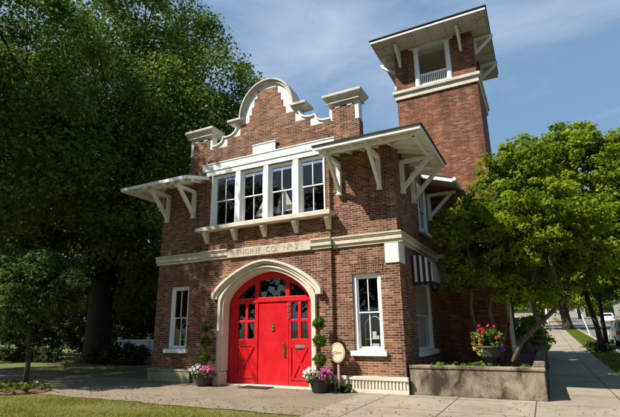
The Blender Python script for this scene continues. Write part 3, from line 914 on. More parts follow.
b.box(.1,1.19,TY0+.05,TY0+.13,12.16,12.22); b.box(.1,1.19,TY0+.05,TY0+.12,11.68,11.73)
for k in range(14):
    x = .13+k*.0785; b.box(x,x+.034,TY0+.07,TY0+.105,11.731,12.159)
b.build('balustrade', M['white'], TW)
# tower roof: hip with wide boarded eaves
RX0, RX1, RY0, RY1 = -1.66, 2.98, 3.72, 9.15
mx, my = (RX0+RX1)/2, (RY0+RY1)/2
b = MB()
zr = 13.66
b.add([(RX0,RY0,zr),(RX1,RY0,zr),(RX1,RY1,zr),(RX0,RY1,zr),(mx,my-.4,zr+.95),(mx,my+.4,zr+.95),
       (RX0,RY0,zr+.06),(RX1,RY0,zr+.06),(RX1,RY1,zr+.06),(RX0,RY1,zr+.06)],
      [(6,7,4),(7,8,5,4),(8,9,5),(9,6,4,5),(0,1,7,6),(1,2,8,7),(2,3,9,8),(3,0,6,9)])
tr = b.build('tower_roof', M['roofing'], TW)
b = MB(); b.slab([(RX0+.02,RY0+.02,zr-.002),(RX1-.02,RY0+.02,zr-.002),(RX1-.02,RY1-.02,zr-.002),(RX0+.02,RY1-.02,zr-.002)], .04)
b.build('tower_soffit', M['soffit'], TW)
b = MB()
b.box(RX0-.03,RX1+.03,RY0-.03,RY0-.001,zr-.07,zr+.03); b.box(RX0-.03,RX1+.03,RY1+.001,RY1+.03,zr-.07,zr+.03)
b.box(RX0-.03,RX0-.001,RY0,RY1,zr-.07,zr+.03); b.box(RX1+.001,RX1+.03,RY0,RY1,zr-.07,zr+.03)
b.build('tower_fascia', M['oldwhite'], TW)
b = MB(); b.box(RX0-.07,RX1+.07,RY0-.07,RY0+.02,zr+.062,zr+.095); b.box(RX1-.02,RX1+.07,RY0+.02,RY1,zr+.062,zr+.095); b.box(RX0-.07,RX0+.02,RY0+.02,RY1,zr+.062,zr+.095); b.build('tower_shingle_edge', M['roofing'], TW)
b = MB()
b.box(TX0-.08,TX1+.08,TY0-.08,TY0+.2,zt+.001,zt+.036); b.box(TX0-.08,TX1+.08,TY1-.2,TY1+.08,zt+.001,zt+.036); b.box(TX0-.08,TX0+.2,TY0+.2,TY1-.2,zt+.001,zt+.036); b.box(TX1-.2,TX1+.08,TY0+.2,TY1-.2,zt+.001,zt+.036)
b.build('tower_plate', M['soffit'], TW)
for x in np.arange(RX0+.35, RX1, .66):
    b = MB(); b.box(x,x+.06,RY0+.03,TY0-.1,zr-.12,zr-.043); b.build('tower_rafter', M['soffit'], TW)
for y in np.arange(RY0+.45, RY1-.3, .66):
    b = MB(); b.box(RX0+.03,TX0-.1,y,y+.06,zr-.12,zr-.0435); b.build('tower_rafter', M['soffit'], TW)
    b = MB(); b.box(TX1+.1,RX1-.03,y,y+.06,zr-.12,zr-.0435); b.build('tower_rafter', M['soffit'], TW)
def tbr(w, d, L=.78, z0=12.75, z1=13.5):
    w, d = Vector(w), Vector(d); b = MB()
    p = w + d*.06
    b.beam((p.x,p.y,z0),(p.x,p.y,z1),.1,.1,d); b.beam((w.x+d.x*.115,w.y+d.y*.115,z1-.06),(w.x+d.x*L,w.y+d.y*L,z1-.06),.1,.1)
    b.beam((w.x+d.x*.08,w.y+d.y*.08,z0+.1),(w.x+d.x*(L-.04),w.y+d.y*(L-.04),z1-.12),.09,.1)
    b.build('tower_bracket', M['oldwhite'], TW)
for x in (-.7,1.85): tbr((x,TY0-.001,0), (0,-1,0))
for y in (5.3,7.5):
    tbr((TX1+.001,y,0), (1,0,0)); tbr((TX0-.001,y,0), (-1,0,0))
b = MB(); b.box(TX0+.0,TX1+.07,TY0-.1,TY0-.001,4.1,4.38); b.box(TX1+.001,TX1+.1,TY0,TY1,4.1,4.38); b.build('tower_string_course', M['cream'], TW)
b = MB(); b.box(-.55,-.42,TY0-.012,TY0-.001,10.85,11.0); b.build('tower_vent', M['iron'], TW)
# window and awning on the tower's street side
Tt = lambda u,d,z: (TX1-d,u,z)
window(TW, Tt, 5.35, 6.45, 1.0, 3.3, -.06, sill=.08, casing=.12, name='tower_window')
_f = FH
a2 = awning(TX1, 5.15, 6.65, 4.05, 3.3, .6)

# ------------------------------------------------------------------ things on and around the firehouse
# model sailing boat in the upper window
sb = empty('model_sailboat', (-4.35,.25,5.32), 'model sailing boat with cream sails standing inside the upper window', 'model boat')
b = MB(); b.add([(-5.25,.3,5.4),(-3.6,.3,5.4),(-3.75,.22,5.34),(-5.0,.22,5.34),(-5.2,.42,5.4),(-3.6,.42,5.4),(-3.75,.4,5.34),(-5.0,.4,5.34)],
      [(0,1,2,3),(7,6,5,4),(0,4,5,1),(3,2,6,7),(0,3,7,4),(1,5,6,2)]); b.build('hull', M['wood'], sb)
b = MB(); b.tube([(-4.12,.34,5.4),(-4.12,.34,6.75)], .014, 6); b.tube([(-4.85,.34,5.4),(-4.85,.34,6.4)], .012, 6); b.build('mast', M['wood'], sb)
def sail(pts):
    b = MB(); b.add([(x,.33+.03*math.sin(i),z) for i,(x,z) in enumerate(pts)]+[(x,.34+.03*math.sin(i),z) for i,(x,z) in enumerate(pts)], [(0,1,2),(5,4,3),(0,3,4,1),(1,4,5,2),(2,5,3,0)]); b.build('sail', M['sail'], sb)
sail([(-4.08,6.62),(-4.08,5.62),(-3.6,5.66)]); sail([(-4.16,6.2),(-4.16,5.6),(-4.36,5.6)]); sail([(-4.75,6.35),(-4.72,5.55),(-5.22,5.58)])
# bird cage stands in the lower windows
def stand(x, label, flip):
    s = empty('plant_stand', (x,.42,1.14), label, 'display stand', 'white wire stands in the lower windows')
    b = MB()
    for dx in (-.27,.27): b.tube([(x+dx,.42,1.14),(x+dx,.42,1.85)], .011, 6)
    b.tube([(x-.27,.42,1.85),(x-.16,.42,1.98),(x-.08,.42,2.0),(x-.02,.42,2.04),(x+.08,.42,2.04),(x+.16,.42,1.98),(x+.27,.42,1.85)], .012, 6)
    b.build('wire_frame', M['white'], s)
    b = MB(); b.box(x-.27,x+.27,.36,.5,1.4,1.42); b.box(x-.27,x+.27,.36,.5,1.16,1.18); b.build('shelf', M['white'], s)
    b = MB(); b.box(x-.05,x+.07,.4,.46,1.425,1.62); b.box(x+.09,x+.22,.38,.46,1.42,1.5); b.box(x-.1,x+.15,.38,.47,1.185,1.28); b.build('display_cards', M['paper'], s)
stand(-1.0, 'white wire stand with cards inside the window right of the red door', 0)
stand(-8.1, 'white wire stand with cards inside the window left of the red door', 1)

# potted topiaries
def topiary(x, y, zs, label, seedflip):
    t = empty('potted_topiary', (x,y,0), label, 'potted plant', 'potted topiaries flanking the red door')
    b = MB(); b.lathe([(.2,0),(.24,.04),(.27,.3),(.3,.34),(.3,.38),(.26,.38),(.24,.32),(.0,.32)], (x,y,.005), 24); b.build('pot', M['pot'], t, smooth=False)
    b = MB(); b.tube([(x,y,.3),(x+.02,y,1.0),(x-.01,y,zs[-1])], .018, 8); b.build('stem', M['bark'], t)
    for z in zs:
        c = crown_pts([(x,y,z,.165,.165,.16)], 80, .6)
        q, tn = leaves(c, np.full(len(c),.07), 34, .036, up=.2, flat=1)
        pmesh('leaf_ball', q, 4, M['boxleaf'], t, tn)
    c = crown_pts([(x-.17,y-.1,.42,.26,.26,.17),(x+.2,y-.08,.42,.24,.24,.17)], 80, .5)
    q, tn = leaves(c, np.full(len(c),.1), 9, .07); pmesh('flower_leaves', q, 4, M['boxleaf'], t, tn)
    c = crown_pts([(x-.2,y-.14,.5,.25,.26,.17)], 70, .75)
    q, tn = leaves(c, np.full(len(c),.035), 7, .06, flat=1); pmesh('white_flowers', q, 4, M['petal'], t, tn*.45)
    c = crown_pts([(x+.22,y-.12,.48,.22,.24,.19)], 60, .75)
    q, tn = leaves(c, np.full(len(c),.035), 7, .06, flat=1); pmesh('magenta_flowers', q, 4, M['petal'], t, .53+tn*.45)
    return t
topiary(-2.33, -.5, (.87,1.38,1.86), 'black pot of white and magenta flowers with three-ball topiary right of the red door', 0)
topiary(-6.45, -.5, (.87,1.36,1.84), 'shaded black flower pot with three-ball topiary left of the red door', 1)

b = MB(); b.box(-5.12,-4.12,-.52,-.06,.006,.028); tag(b.build('door_mat', M['mat'], bevel=.008), 'black rubber mat on the pavement before the red door', 'door mat')

# oval sign on its post
sx, sy, sz = -1.84, -.36, 1.06
sg = empty('oval_sign', (sx,sy,0), 'cream oval sign reading Open on a short post before the foundation', 'sign')
b = MB(); b.plate([(sx+.225*math.cos(a),sz+.27*math.sin(a)) for a in np.linspace(0,2*PI,36,endpoint=False)], [], sy-.02, sy+.02); b.build('sign_board', M['signface'], sg, bevel=.006)
b = MB(); b.strip([(sx+.19*math.cos(a),sz+.235*math.sin(a)) for a in np.linspace(0,2*PI,37)], [(sx+.198*math.cos(a),sz+.243*math.sin(a)) for a in np.linspace(0,2*PI,37)], sy-.024, sy-.0205); b.build('sign_border', M['signtext'], sg)
text('sign_lettering', 'Open', (sx,sy-.0215,sz), .115, M['signtext'], sg, .002, shear=.35)
b = MB(); b.box(sx-.03,sx+.03,sy+.021,sy+.06,0,1.0); b.build('sign_post', M['post'], sg, bevel=.004)
wd = bush('foundation_weeds', [(-1.7,-.28,.1,.3,.1,.13)], 22, 10, .06, .09, M['darkleaf'], 'small dark weeds growing at the foot of the oval sign', 'weeds', base=(-1.7,-.28,0))

# concrete planter
pl = empty('planter_wall', (1.6,.1,0), 'stained concrete planter wall along the building corner', 'planter wall')
b = MB(); b.box(.065,3.3,.06,.3,0,.66); b.box(.062,3.33,.03,.33,.661,.74)
b.build('front_face', M['planter'], pl, bevel=.02)
b = MB(); b.box(3.06,3.29,.331,9.4,0,.66); b.box(3.03,3.32,.331,9.4,.661,.735); b.build('side_face', M['planter'], pl, bevel=.02)
b = MB(); b.box(2.95,3.4,9.401,9.85,0,1.0); b.box(2.9,3.45,9.38,9.9,1.001,1.1); b.build('end_pier', M['planter'], pl, bevel=.03)
b = MB(); b.box(.4,2.949,9.45,9.75,0,1.15); b.build('cross_face', M['planter'], pl, bevel=.02)
b = MB(); b.box(.066,3.059,.301,4.79,.3,.58); b.box(2.34,3.059,4.791,9.4,.3,.58); b.build('planter_soil', M['soil'], pl)
c = np.column_stack([rng.uniform(.4,2.95,60), rng.uniform(.4,1.5,60), rng.uniform(.58,.72,60)])
q, tn = leaves(c, np.full(60,.14), 16, .11); tag(pmesh('ground_ivy', q, 4, M['boxleaf'], None, tn), kind='stuff')
# urn with flowers
ux, uy = 2.02, .95
u = empty('flower_urn', (ux,uy,.58), 'grey footed urn of red and yellow flowers standing in the planter', 'urn')
b = MB(); b.lathe([(.2,0),(.2,.05),(.1,.1),(.07,.2),(.12,.27),(.26,.36),(.32,.55),(.37,.6),(.37,.64),(.3,.64),(.28,.58),(0,.58)], (ux,uy,.581), 26); b.build('bowl', M['urn'], u, smooth=False)
c = crown_pts([(ux,uy,1.42,.38,.36,.3)], 70, .5); q, tn = leaves(c, np.full(70,.12), 16, .1); pmesh('flower_foliage', q, 4, M['boxleaf'], u, tn)
c = crown_pts([(ux,uy-.05,1.46,.4,.36,.32)], 26, .92)
for p_ in c:
    q, tn = leaves([p_], [.042], 16, .06, flat=1); pmesh('red_flower', q, 4, M['petalred'], u, tn*.42)
c = crown_pts([(ux-.22,uy-.25,1.22,.16,.14,.26)], 18, .6); q, tn = leaves(c, np.full(len(c),.06), 10, .06, flat=1); pmesh('yellow_flowers', q, 4, M['petalred'], u, .52+tn*.2)
c = crown_pts([(ux+.3,uy-.2,1.2,.12,.1,.1)], 7, .8); q, tn = leaves(c, np.full(len(c),.04), 8, .055, flat=1); pmesh('violet_flowers', q, 4, M['petalred'], u, .82+tn*.18)

# multi-stemmed tree in the planter
def crape():
    t = empty('multi_stem_tree', (2.2,2.6,.58), 'bright green multi-stemmed tree leaning out of the concrete planter', 'tree')
    mb = MB()
    stems = [([(1.75,2.3,.55),(1.6,2.3,1.4),(1.5,2.35,2.3),(1.65,2.4,3.4),(1.5,2.5,4.8),(1.6,2.6,5.6)], .06),
             ([(1.95,2.45,.55),(2.1,2.5,1.5),(2.0,2.5,2.2),(2.3,2.6,3.0),(2.2,2.6,3.9),(2.5,2.8,5.6)], .085),
             ([(2.1,2.6,.55),(2.3,2.7,1.4),(2.5,2.8,1.8)], .09),
             ([(2.45,2.5,.55),(2.75,2.5,1.25),(3.3,2.55,1.75),(3.75,2.6,2.15),(3.95,2.7,2.8),(3.85,2.8,3.7),(4.1,3.0,4.8)], .088),
             ([(3.3,2.55,1.75),(3.2,2.7,2.6),(3.5,3.0,3.8),(3.4,3.1,5.2)], .07),
             ([(2.2,2.8,.55),(2.0,3.0,2.0),(1.7,3.1,3.3),(1.5,3.2,4.4)], .06)]
    for pts, r in stems:
        mb.tube(pts, [r*(1-.75*i/len(pts)) for i in range(len(pts))], 9)
    lobes = [(2.6,3.4,5.9,1.2,1.1,1.6),(1.7,3.2,5.0,.9,.9,1.1),(3.7,3.4,5.3,1.3,1.2,1.4),(2.2,3.1,4.2,1.5,1.0,.8),(4.5,3.8,4.6,1.3,1.2,1.2),(3.0,3.4,3.6,1.5,.9,.6),(1.25,2.7,4.1,.55,.7,.8),(4.6,4.4,3.7,1.2,1.1,.6),(3.3,4.3,6.2,1.1,1,1.1),(3.5,3.4,6.9,1.0,1,1.0),(3.4,2.1,4.7,1.3,1.0,1.3),(4.5,2.5,4.9,1.2,1.0,1.2),(1.7,2.3,3.2,1.0,.6,.7),(3.3,2.6,2.7,1.1,.7,.5),(1.0,2.2,4.6,.5,.5,.8),(4.7,3.6,3.3,1.0,.9,.6),(.85,2.4,3.5,.4,.5,.6)]
    cl = crown_pts(lobes, 760, .3)
    for i in rng.choice(len(cl), 90, replace=False):
        c = Vector(cl[i]); best = min((Vector(p) for s in stems for p in s[0][-2:]), key=lambda p:(p-c).length)
        limb_tubes(mb, best, [c], .02, .006, n=4)
    mb.build('trunk', M['palebark'], t, smooth=True, recalc=False)
    q, tn = leaves(cl, .27*(.5+1.0*rng.random(len(cl))), 100, .105)
    pmesh('crown', q, 4, M['brightleaf'], t, tn)
crape()

# hanging cloth at the tower window
b = MB(); b.add([(3.02,5.6,3.15),(3.22,5.55,3.12),(3.2,5.6,2.3),(3.05,5.62,2.2),(3.02,5.63,3.15),(3.22,5.58,3.12),(3.2,5.63,2.3),(3.05,5.65,2.2)],
      [(0,1,2,3),(7,6,5,4),(0,4,5,1),(1,5,6,2),(2,6,7,3),(3,7,4,0)])
tag(b.build('hanging_banner', M['pink']), 'small pink cloth banner hanging beside the striped awning on the tower', 'banner')

# ------------------------------------------------------------------ trees
tree('oak_tree', (-20.3,6.2,0), [(-20.3,6.2,-.1),(-20.2,6.2,.6),(-20.2,6.1,3),(-20.0,6.0,5.6)], [1.15,.78,.68,.6],
     [(-19.5,5,14,9,8.5,7.5),(-13.8,4.5,12.2,4.6,4.5,4.6),(-14.5,-.5,10.5,4.2,4.2,3.8),(-26,4,13,6,6,7),(-20,-1,12,6,4,5),(-18,5,21,6,5,3.5),(-12.3,6,15.5,3.4,3.4,3),(-19,2,7.5,8,5,2.2),
      (-15.5,5.5,6.6,4.2,4,2.6),(-24,5,6,6,4,3),(-18.5,8.5,4.8,6,3,2.2),(-16.3,-2.5,14.5,3.6,3.4,4)],
     1300, 230, 1.15, .17, M['oakleaf'], M['bark'], 'huge dark spreading oak left of the firehouse', nlimb=46, limb_r=.3, hollow=.5, twigs=160)
tree('street_oak', (-21.5,-9,0), [(-21.5,-9,-.1),(-21.5,-9,1),(-21.4,-8.9,4)], [.7,.5,.42],
     [(-22.5,-8.5,12,5,4,5.5),(-18.2,-7.8,12.6,2.9,2.4,2.4),(-25,-8,11,6,4.5,5),(-15.0,-6.2,12.2,2.1,1.8,2.0),(-14.7,-6.5,14.4,2.1,1.8,2.6),(-15.5,-7.4,18,2,1.9,2.4),(-17.5,-7.5,15,3.6,3,4)], 460, 120, .8, .19, M['oakleaf'], M['bark'],
     'oak at the far left whose boughs shade the driveway', nlimb=24, hollow=.4)
tree('young_tree', (-11.2,-3.3,0), [(-11.2,-3.3,-.05),(-11.22,-3.3,.8),(-11.4,-3.3,1.7),(-11.45,-3.25,2.6)], [.085,.07,.06,.05],
     [(-11.5,-3.2,3.2,1.75,1.6,1.15),(-12.3,-3.1,3.9,1.3,1.2,.9),(-10.7,-3.2,3.1,1.1,1.0,.9),(-11.6,-3.3,2.4,1.3,1.1,.5)], 190, 80, .3, .11, M['smallleaf'], M['bark'],
     'young round-headed tree in a flower bed on the front lawn', nlimb=14, limb_r=.05, twigs=30)
tree('street_tree', (6.3,20,.2), [(6.3,20,.1),(6.25,20,1.5),(6.0,20,3.2),(5.9,20.1,5)], [.2,.15,.13,.12],
     [(7.0,20,10.3,3.4,3.2,4.4),(9.6,20.5,9.5,2.6,2.5,3.8),(4.9,20.2,8.2,2.4,2.2,3.2),(7.2,20,5.9,4.2,3.0,1.7),(6.0,20,12.6,1.8,1.6,1.6),(9.2,20,12.2,1.8,1.8,1.6),(4.0,20,5.6,1.8,1.6,1.3),(4.6,20,12.0,2.0,1.8,2.4),(8.5,20,4.6,2.4,2,1.3),(5.0,18.6,4.6,1.9,1.6,1.0),(7.4,18.8,4.1,1.6,1.5,.9),(6.4,20,13.6,1.7,1.5,1.3)], 1050, 90, .5, .2, M['brightleaf'], M['bark'],
     'tall bright green street tree with a thin leaning trunk beside the white car', nlimb=26, limb_r=.12, hollow=.4)
tree('rear_tree', (1.9,13.4,.1), [(1.9,13.4,.05),(1.95,13.4,1.4),(2.0,13.3,3)], [.2,.15,.13],
     [(2.3,13.2,5.2,2.1,2.2,1.9),(3.2,12.2,4.6,1.4,1.5,1.3),(2.6,15,4.4,1.8,1.8,1.5)], 200, 80, .45, .17, M['brightleaf'], M['bark'],
     'leafy tree behind the brick tower above the sunlit hedge', nlimb=12, limb_r=.07)
tree('verge_tree', (6.95,24,.4), [(6.95,24,.3),(6.95,24,2),(7.0,24,4.5)], [.15,.12,.1],
     [(7.3,24.5,7.0,2.8,2.5,2.0),(8.5,24,6.0,2.2,2,1.5),(9.5,24,4.4,2,1.6,1.3)], 170, 80, .6, .21, M['brightleaf'], M['bark'],
     'slim upright street tree just right of the leaning trunk', nlimb=12, limb_r=.08)
tree('avenue_tree', (5.95,52,1.2), [(5.95,52,1.0),(5.9,52,2.2),(5.6,52,5),(5.3,52,7.5)], [.75,.52,.46,.4],
     [(5.4,52,9.5,6.5,4.5,4.0),(2,52,8,4,4,3),(9.5,51,8,4,3.5,2.8)], 210, 60, 1.3, .5, M['darkleaf'], M['bark'],
     'old dark-trunked tree further along the pavement', nlimb=18, limb_r=.2)
for i, (x,y,h,r,lab) in enumerate([(2.6,64,9,4.5,'pale green tree far down the left side of the street'),(11.5,120,9,6.5,'hazy tree closing the far end of the street'),(20,70,8.5,6,'dark tree standing across the road by the far houses'),(20.5,45,8,5,'leafy tree across the road beyond the white car'),(3.2,92,8,4.5,'most distant tree on the pavement side of the street')]):
    z = float(gz(x,y))
    tree('distant_tree', (x,y,z), [(x,y,z-.1),(x,y,z+1.2),(x,y,z+3)], [.4,.32,.25], [(x,y,z+h*.62,r,r*.8,h*.4),(x-r*.4,y,z+h*.5,r*.6,r*.6,h*.28),(x+r*.4,y,z+h*.5,r*.6,r*.6,h*.3)], 110, 45, r*.26, .5,
         M['brightleaf'] if i in (0,1,4) else M['darkleaf'], M['bark'], lab, group='trees along the side street', nlimb=8, limb_r=.12, twigs=12)
for i, (x,y,h,r,lab) in enumerate([(-32,20,15,8,'dark tree filling the left edge behind the big oak'),(-21,22,14,7.5,'dark tree directly behind the big oak trunk'),(-13,19,12.5,5.5,'dark tree behind the white fence beside the firehouse'),(-37,5,25,10,'tall dark tree added at the far left, mostly out of view, to block the sun')]):  # last tree, mostly out of view, is added to keep sun off the background
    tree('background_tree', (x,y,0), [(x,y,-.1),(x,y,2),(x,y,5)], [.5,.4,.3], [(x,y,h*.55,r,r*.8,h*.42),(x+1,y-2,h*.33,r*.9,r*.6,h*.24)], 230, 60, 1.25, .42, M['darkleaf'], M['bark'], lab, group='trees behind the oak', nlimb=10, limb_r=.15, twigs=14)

c = np.column_stack([rng.uniform(-150,-7,1500), rng.uniform(28,44,1500), rng.uniform(.3,9,1500)])
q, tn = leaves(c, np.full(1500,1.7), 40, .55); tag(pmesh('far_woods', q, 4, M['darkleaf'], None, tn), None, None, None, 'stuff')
for i, (x,y,lab) in enumerate([(-24,-33,'leftmost tree across the front street'),(-13,-35,'second tree from the left across the front street'),(-3,-34,'middle tree across the front street, facing the red door'),(7,-35,'fourth tree from the left across the front street'),(17,-33,'rightmost tree across the front street'),
                               (20,-7,'unseen tree added across the side street to block sky light, nearest the corner'),(20.5,6,'unseen middle tree added across the side street to block sky light'),(20,18,'unseen third tree from the corner added across the side street to block sky light')]):  # side-street trees are out of view, added to keep sky light off the wall
    k = 1.4 if i < 5 else 1.0; y = y*.8 if i < 5 else y
    tree('facing_tree', (x,y,0), [(x,y,-.1),(x,y,2),(x,y,5)], [.5,.4,.3], [(x,y,8.5*k,5.5,4,5*k),(x+2,y,4.5*k,4.5,3,2.5*k),(x-2.5,y,5*k,4,3,3*k)], 160, 50, 1.3, .5, M['darkleaf'], M['bark'], lab, group='trees across the streets', nlimb=8, limb_r=.15, twigs=8)

c = np.column_stack([rng.uniform(-20,60,700), rng.uniform(165,180,700), rng.uniform(4,16,700)])
q, tn = leaves(c, np.full(700,2.6), 30, .9); tag(pmesh('street_woods', q, 4, M['darkleaf'], None, tn), None, None, None, 'stuff')
c = np.column_stack([rng.uniform(17,30,500), rng.uniform(30,150,500), rng.uniform(1.5,8,500)])
q, tn = leaves(c, np.full(500,1.6), 36, .5); tag(pmesh('roadside_greenery', q, 4, M['darkleaf'], None, tn), None, None, None, 'stuff')
# shrubs and beds
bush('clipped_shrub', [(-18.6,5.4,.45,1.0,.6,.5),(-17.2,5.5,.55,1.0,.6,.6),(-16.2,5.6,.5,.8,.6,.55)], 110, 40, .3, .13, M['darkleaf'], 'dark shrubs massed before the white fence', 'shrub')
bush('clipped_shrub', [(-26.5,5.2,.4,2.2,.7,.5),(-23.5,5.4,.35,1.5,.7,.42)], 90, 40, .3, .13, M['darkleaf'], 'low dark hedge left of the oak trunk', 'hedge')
bush('clipped_shrub', [(2.9,13.6,1.2,.75,1.6,.95),(2.6,16.5,1.3,.8,1.8,.95)], 120, 45, .3, .13, M['brightleaf'], 'sunlit green hedge beyond the planter pier', 'hedge', base=(2.9,14,.2))
bush('verge_plants', [(6.3,20,.38,.75,1.6,.28),(6.5,23,.5,.6,1.6,.25)], 70, 24, .2, .14, M['darkleaf'], 'dark low plants round the foot of the street trees', 'plants', base=(6.3,20,.2))
fb = empty('flower_bed', (-11.2,-3.6,0), 'mulched bed of small red and white flowers round the young tree', 'flower bed')
b = MB(); b.add([(-11.3+1.35*math.cos(a)*(1+.07*math.sin(3*a)),-3.65+.75*math.sin(a),.02) for a in np.linspace(0,2*PI,28,endpoint=False)]+[(-11.3,-3.65,.07)], [(i,(i+1)%28,28) for i in range(28)]); b.build('mulch', M['mulch'], fb, recalc=False)
c = np.column_stack([rng.uniform(-12.5,-10.1,60), rng.uniform(-4.2,-3.1,60), rng.uniform(.08,.2,60)])
q, tn = leaves(c, np.full(60,.13), 14, .1); pmesh('bed_foliage', q, 4, M['boxleaf'], fb, tn)
c = np.column_stack([rng.uniform(-12.4,-10.2,9), rng.uniform(-4.25,-3.3,9), rng.uniform(.16,.26,9)])
for k_, p_ in enumerate(c):
    q, tn = leaves([p_], [.035], 9, .045, flat=1); pmesh('bed_flower', q, 4, M['petal'], fb, tn*.4+(.55 if k_%3==0 else 0))

bush('boundary_hedge', [(-32,10.5,1.8,5,1.2,2.2),(-24,10.3,1.9,5,1.2,2.4),(-16,10,1.7,5,1.1,2.2),(-11.5,9.6,1.6,2.4,1,2.2)], 420, 50, .55, .2, M['darkleaf'], 'tall dark hedge rising behind the white fence', 'hedge', base=(-20,10.3,0))
# white fence
fn = empty('white_fence', (-16,6.6,0), 'white board fence running up to the left wall of the firehouse', 'fence')
b = MB(); b.box(-19.0,-9.35,6.62,6.66,.05,1.2); b.build('fence_boards', M['fence'], fn)
b = MB(); b.box(-19.0,-9.35,6.55,6.7,1.2,1.26); b.box(-19.0,-9.35,6.58,6.62,.15,.25); b.build('fence_rail', M['fence'], fn)
for k in range(5):
    x = -18.9+k*2.33; b = MB(); b.box(x,x+.12,6.54,6.72,-.05,1.36); b.box(x-.03,x+.15,6.51,6.75,1.361,1.41); b.build('fence_post', M['fence'], fn)

# grass blades on the front lawn
n = 110000
gx = rng.uniform(-16,-.2,n); gy = rng.uniform(-9,-3.6,n)**1
edge = np.array([wav(x) for x in gx])
dens = .5+.5*np.sin(gx*1.3+np.sin(gy*2)*1.5)*np.sin(gy*1.9+gx*.4)
keep = (gy < -3.74+edge+rng.normal(size=n)*.09) & (rng.random(n) < .35+.65*dens) & ((gx+1.2)*.5+gy < -3.3)
gx, gy, dens = gx[keep], gy[keep], dens[keep]; n = len(gx)
h = .015+.035*rng.random(n)*(.5+dens); a = rng.random(n)*2*PI
w = .006+.004*rng.random(n); ln = rng.normal(size=(n,2))*.028
base = np.column_stack([gx,gy,np.full(n,-.012)])
dx = np.column_stack([np.cos(a)*w,np.sin(a)*w,np.zeros(n)])
tip = base + np.column_stack([ln[:,0],ln[:,1],h])
tag(pmesh('lawn_grass', np.stack([base-dx,base+dx,tip],axis=1), 3, M['grass'], None, np.clip(.55-.35*dens+rng.random(n)*.5,0,1)), 'short yellowing lawn grass in front of the pavement', None, None, 'stuff')
n = 900
lx = rng.uniform(-14,5.3,n); ly = np.where(rng.random(n)<.5, -3.7+np.abs(rng.normal(size=n))*.5, rng.uniform(-3.6,-.15,n))
P = np.column_stack([lx,ly,np.full(n,.012)]); a = rng.random(n)*2*PI; Lf = .018+.03*rng.random(n)
t = np.column_stack([np.cos(a),np.sin(a),rng.normal(size=n)*.25])*Lf[:,None]; w_ = np.column_stack([-np.sin(a),np.cos(a),rng.normal(size=n)*.2])*Lf[:,None]*.4
tag(pmesh('leaf_litter', np.stack([P-t,P+w_,P+t,P-w_],axis=1), 4, M['litter'], None, rng.random(n)), 'scattered fallen leaves on the pavement', None, None, 'stuff')
# verge grass by the side street
n = 5000
gx = rng.uniform(5.6,6.85,n); gy = rng.uniform(8,60,n); gzv = gz(gx,gy)-.012
base = np.column_stack([gx,gy,gzv]); a = rng.random(n)*2*PI; dx = np.column_stack([np.cos(a)*.02,np.sin(a)*.02,np.zeros(n)])
tip = base+np.column_stack([rng.normal(size=n)*.05,rng.normal(size=n)*.05,.08+.1*rng.random(n)])
tag(pmesh('verge_grass', np.stack([base-dx,base+dx,tip],axis=1), 3, M['grass'], None, rng.random(n)*.45), 'thin grass on the verge beside the street', None, None, 'stuff')

# ------------------------------------------------------------------ street: cars, posts, houses
def car(x, y, label):
    z = float(gz(x,y+2))
    c = empty('parked_car', (x,y,z), label, 'car', 'cars parked along the side street')
    w = .9
    body = [(0,.35),(0,.62),(.05,.95),(.12,1.02),(3.1,1.05),(3.9,.98),(4.5,.85),(4.62,.6),(4.6,.35)]
    b = MB(); b.plate([(y+a,z+h) for a,h in body], [], x-w, x+w, 'x'); b.build('body', M['carpaint'], c, bevel=.06)
    g = [(.1,1.02),(.3,1.52),(.5,1.62),(2.2,1.64),(2.5,1.58),(3.15,1.05)]
    b = MB()
    vs = [(x-w+.03+(.14 if h>1.1 else 0),y+a,z+h) for a,h in g]+[(x+w-.03-(.14 if h>1.1 else 0),y+a,z+h) for a,h in g]
    m = len(g); b.add(vs, [tuple(range(m)), tuple(range(2*m-1,m-1,-1))]+[(i,(i+1)%m,(i+1)%m+m,i+m) for i in range(m)])
    b.build('cabin', M['carpaint'], c, bevel=.04)
    b = MB(); b.add([(x-.66,y+.135,z+1.12),(x+.66,y+.135,z+1.12),(x+.58,y+.275,z+1.48),(x-.58,y+.275,z+1.48)], [(0,1,2,3)])
    b.v = [(p[0],p[1]-.012,p[2]) for p in b.v]; b.build('rear_window', M['carglass'], c, recalc=False)
    for s in (-1,1):
        b = MB(); xx = x+s*(w-.088)
        b.add([(xx+s*.06,y+.4,z+1.12),(xx+s*.06,y+2.85,z+1.12),(xx-s*.035,y+2.42,z+1.52),(xx-s*.035,y+.55,z+1.52)], [(0,1,2,3)]); b.build('side_window', M['carglass'], c, recalc=False)
        b = MB(); b.box(x+s*.74-.13,x+s*.74+.13,y-.015,y+.06,z+.72,z+.95); b.build('tail_light', M['tail'], c, bevel=.02)
        for yy in (.85,3.75):
            b = MB(); b.tube([(x+s*(w-.2),y+yy,z+.34),(x+s*(w+.01),y+yy,z+.34)], .34, 20); wh = b.build('wheel', M['tyre'], c)
            b = MB(); b.tube([(x+s*(w+.011),y+yy,z+.34),(x+s*(w+.02),y+yy,z+.34)], .2, 16); b.build('rim', M['steel'], wh)
    b = MB(); b.box(x-w+.02,x+w-.02,y-.07,y+.05,z+.36,z+.56); b.build('bumper', M['carpaint'], c, bevel=.03)
    b = MB(); b.box(x-.22,x+.22,y-.02,y+.01,z+.66,z+.8); b.build('number_plate', M['paper'], c)
    return c
car(8.3, 22.5, 'white car with a red tail light at the right edge beside the street trees')
car(13.0, 78, 'small pale car parked far off on the other side of the street')
def post(p, q, r, mat, label, head=False):
    o = empty('sign_pole', p, label, 'post')
    b = MB(); b.tube([p,q], r, 8); b.build('pole', mat, o)
    if head:
        b = MB(); b.box(q[0]-.22,q[0]+.22,q[1]-.05,q[1]-.03,q[2]-.5,q[2]); b.build('sign_plate', M['paper'], o)
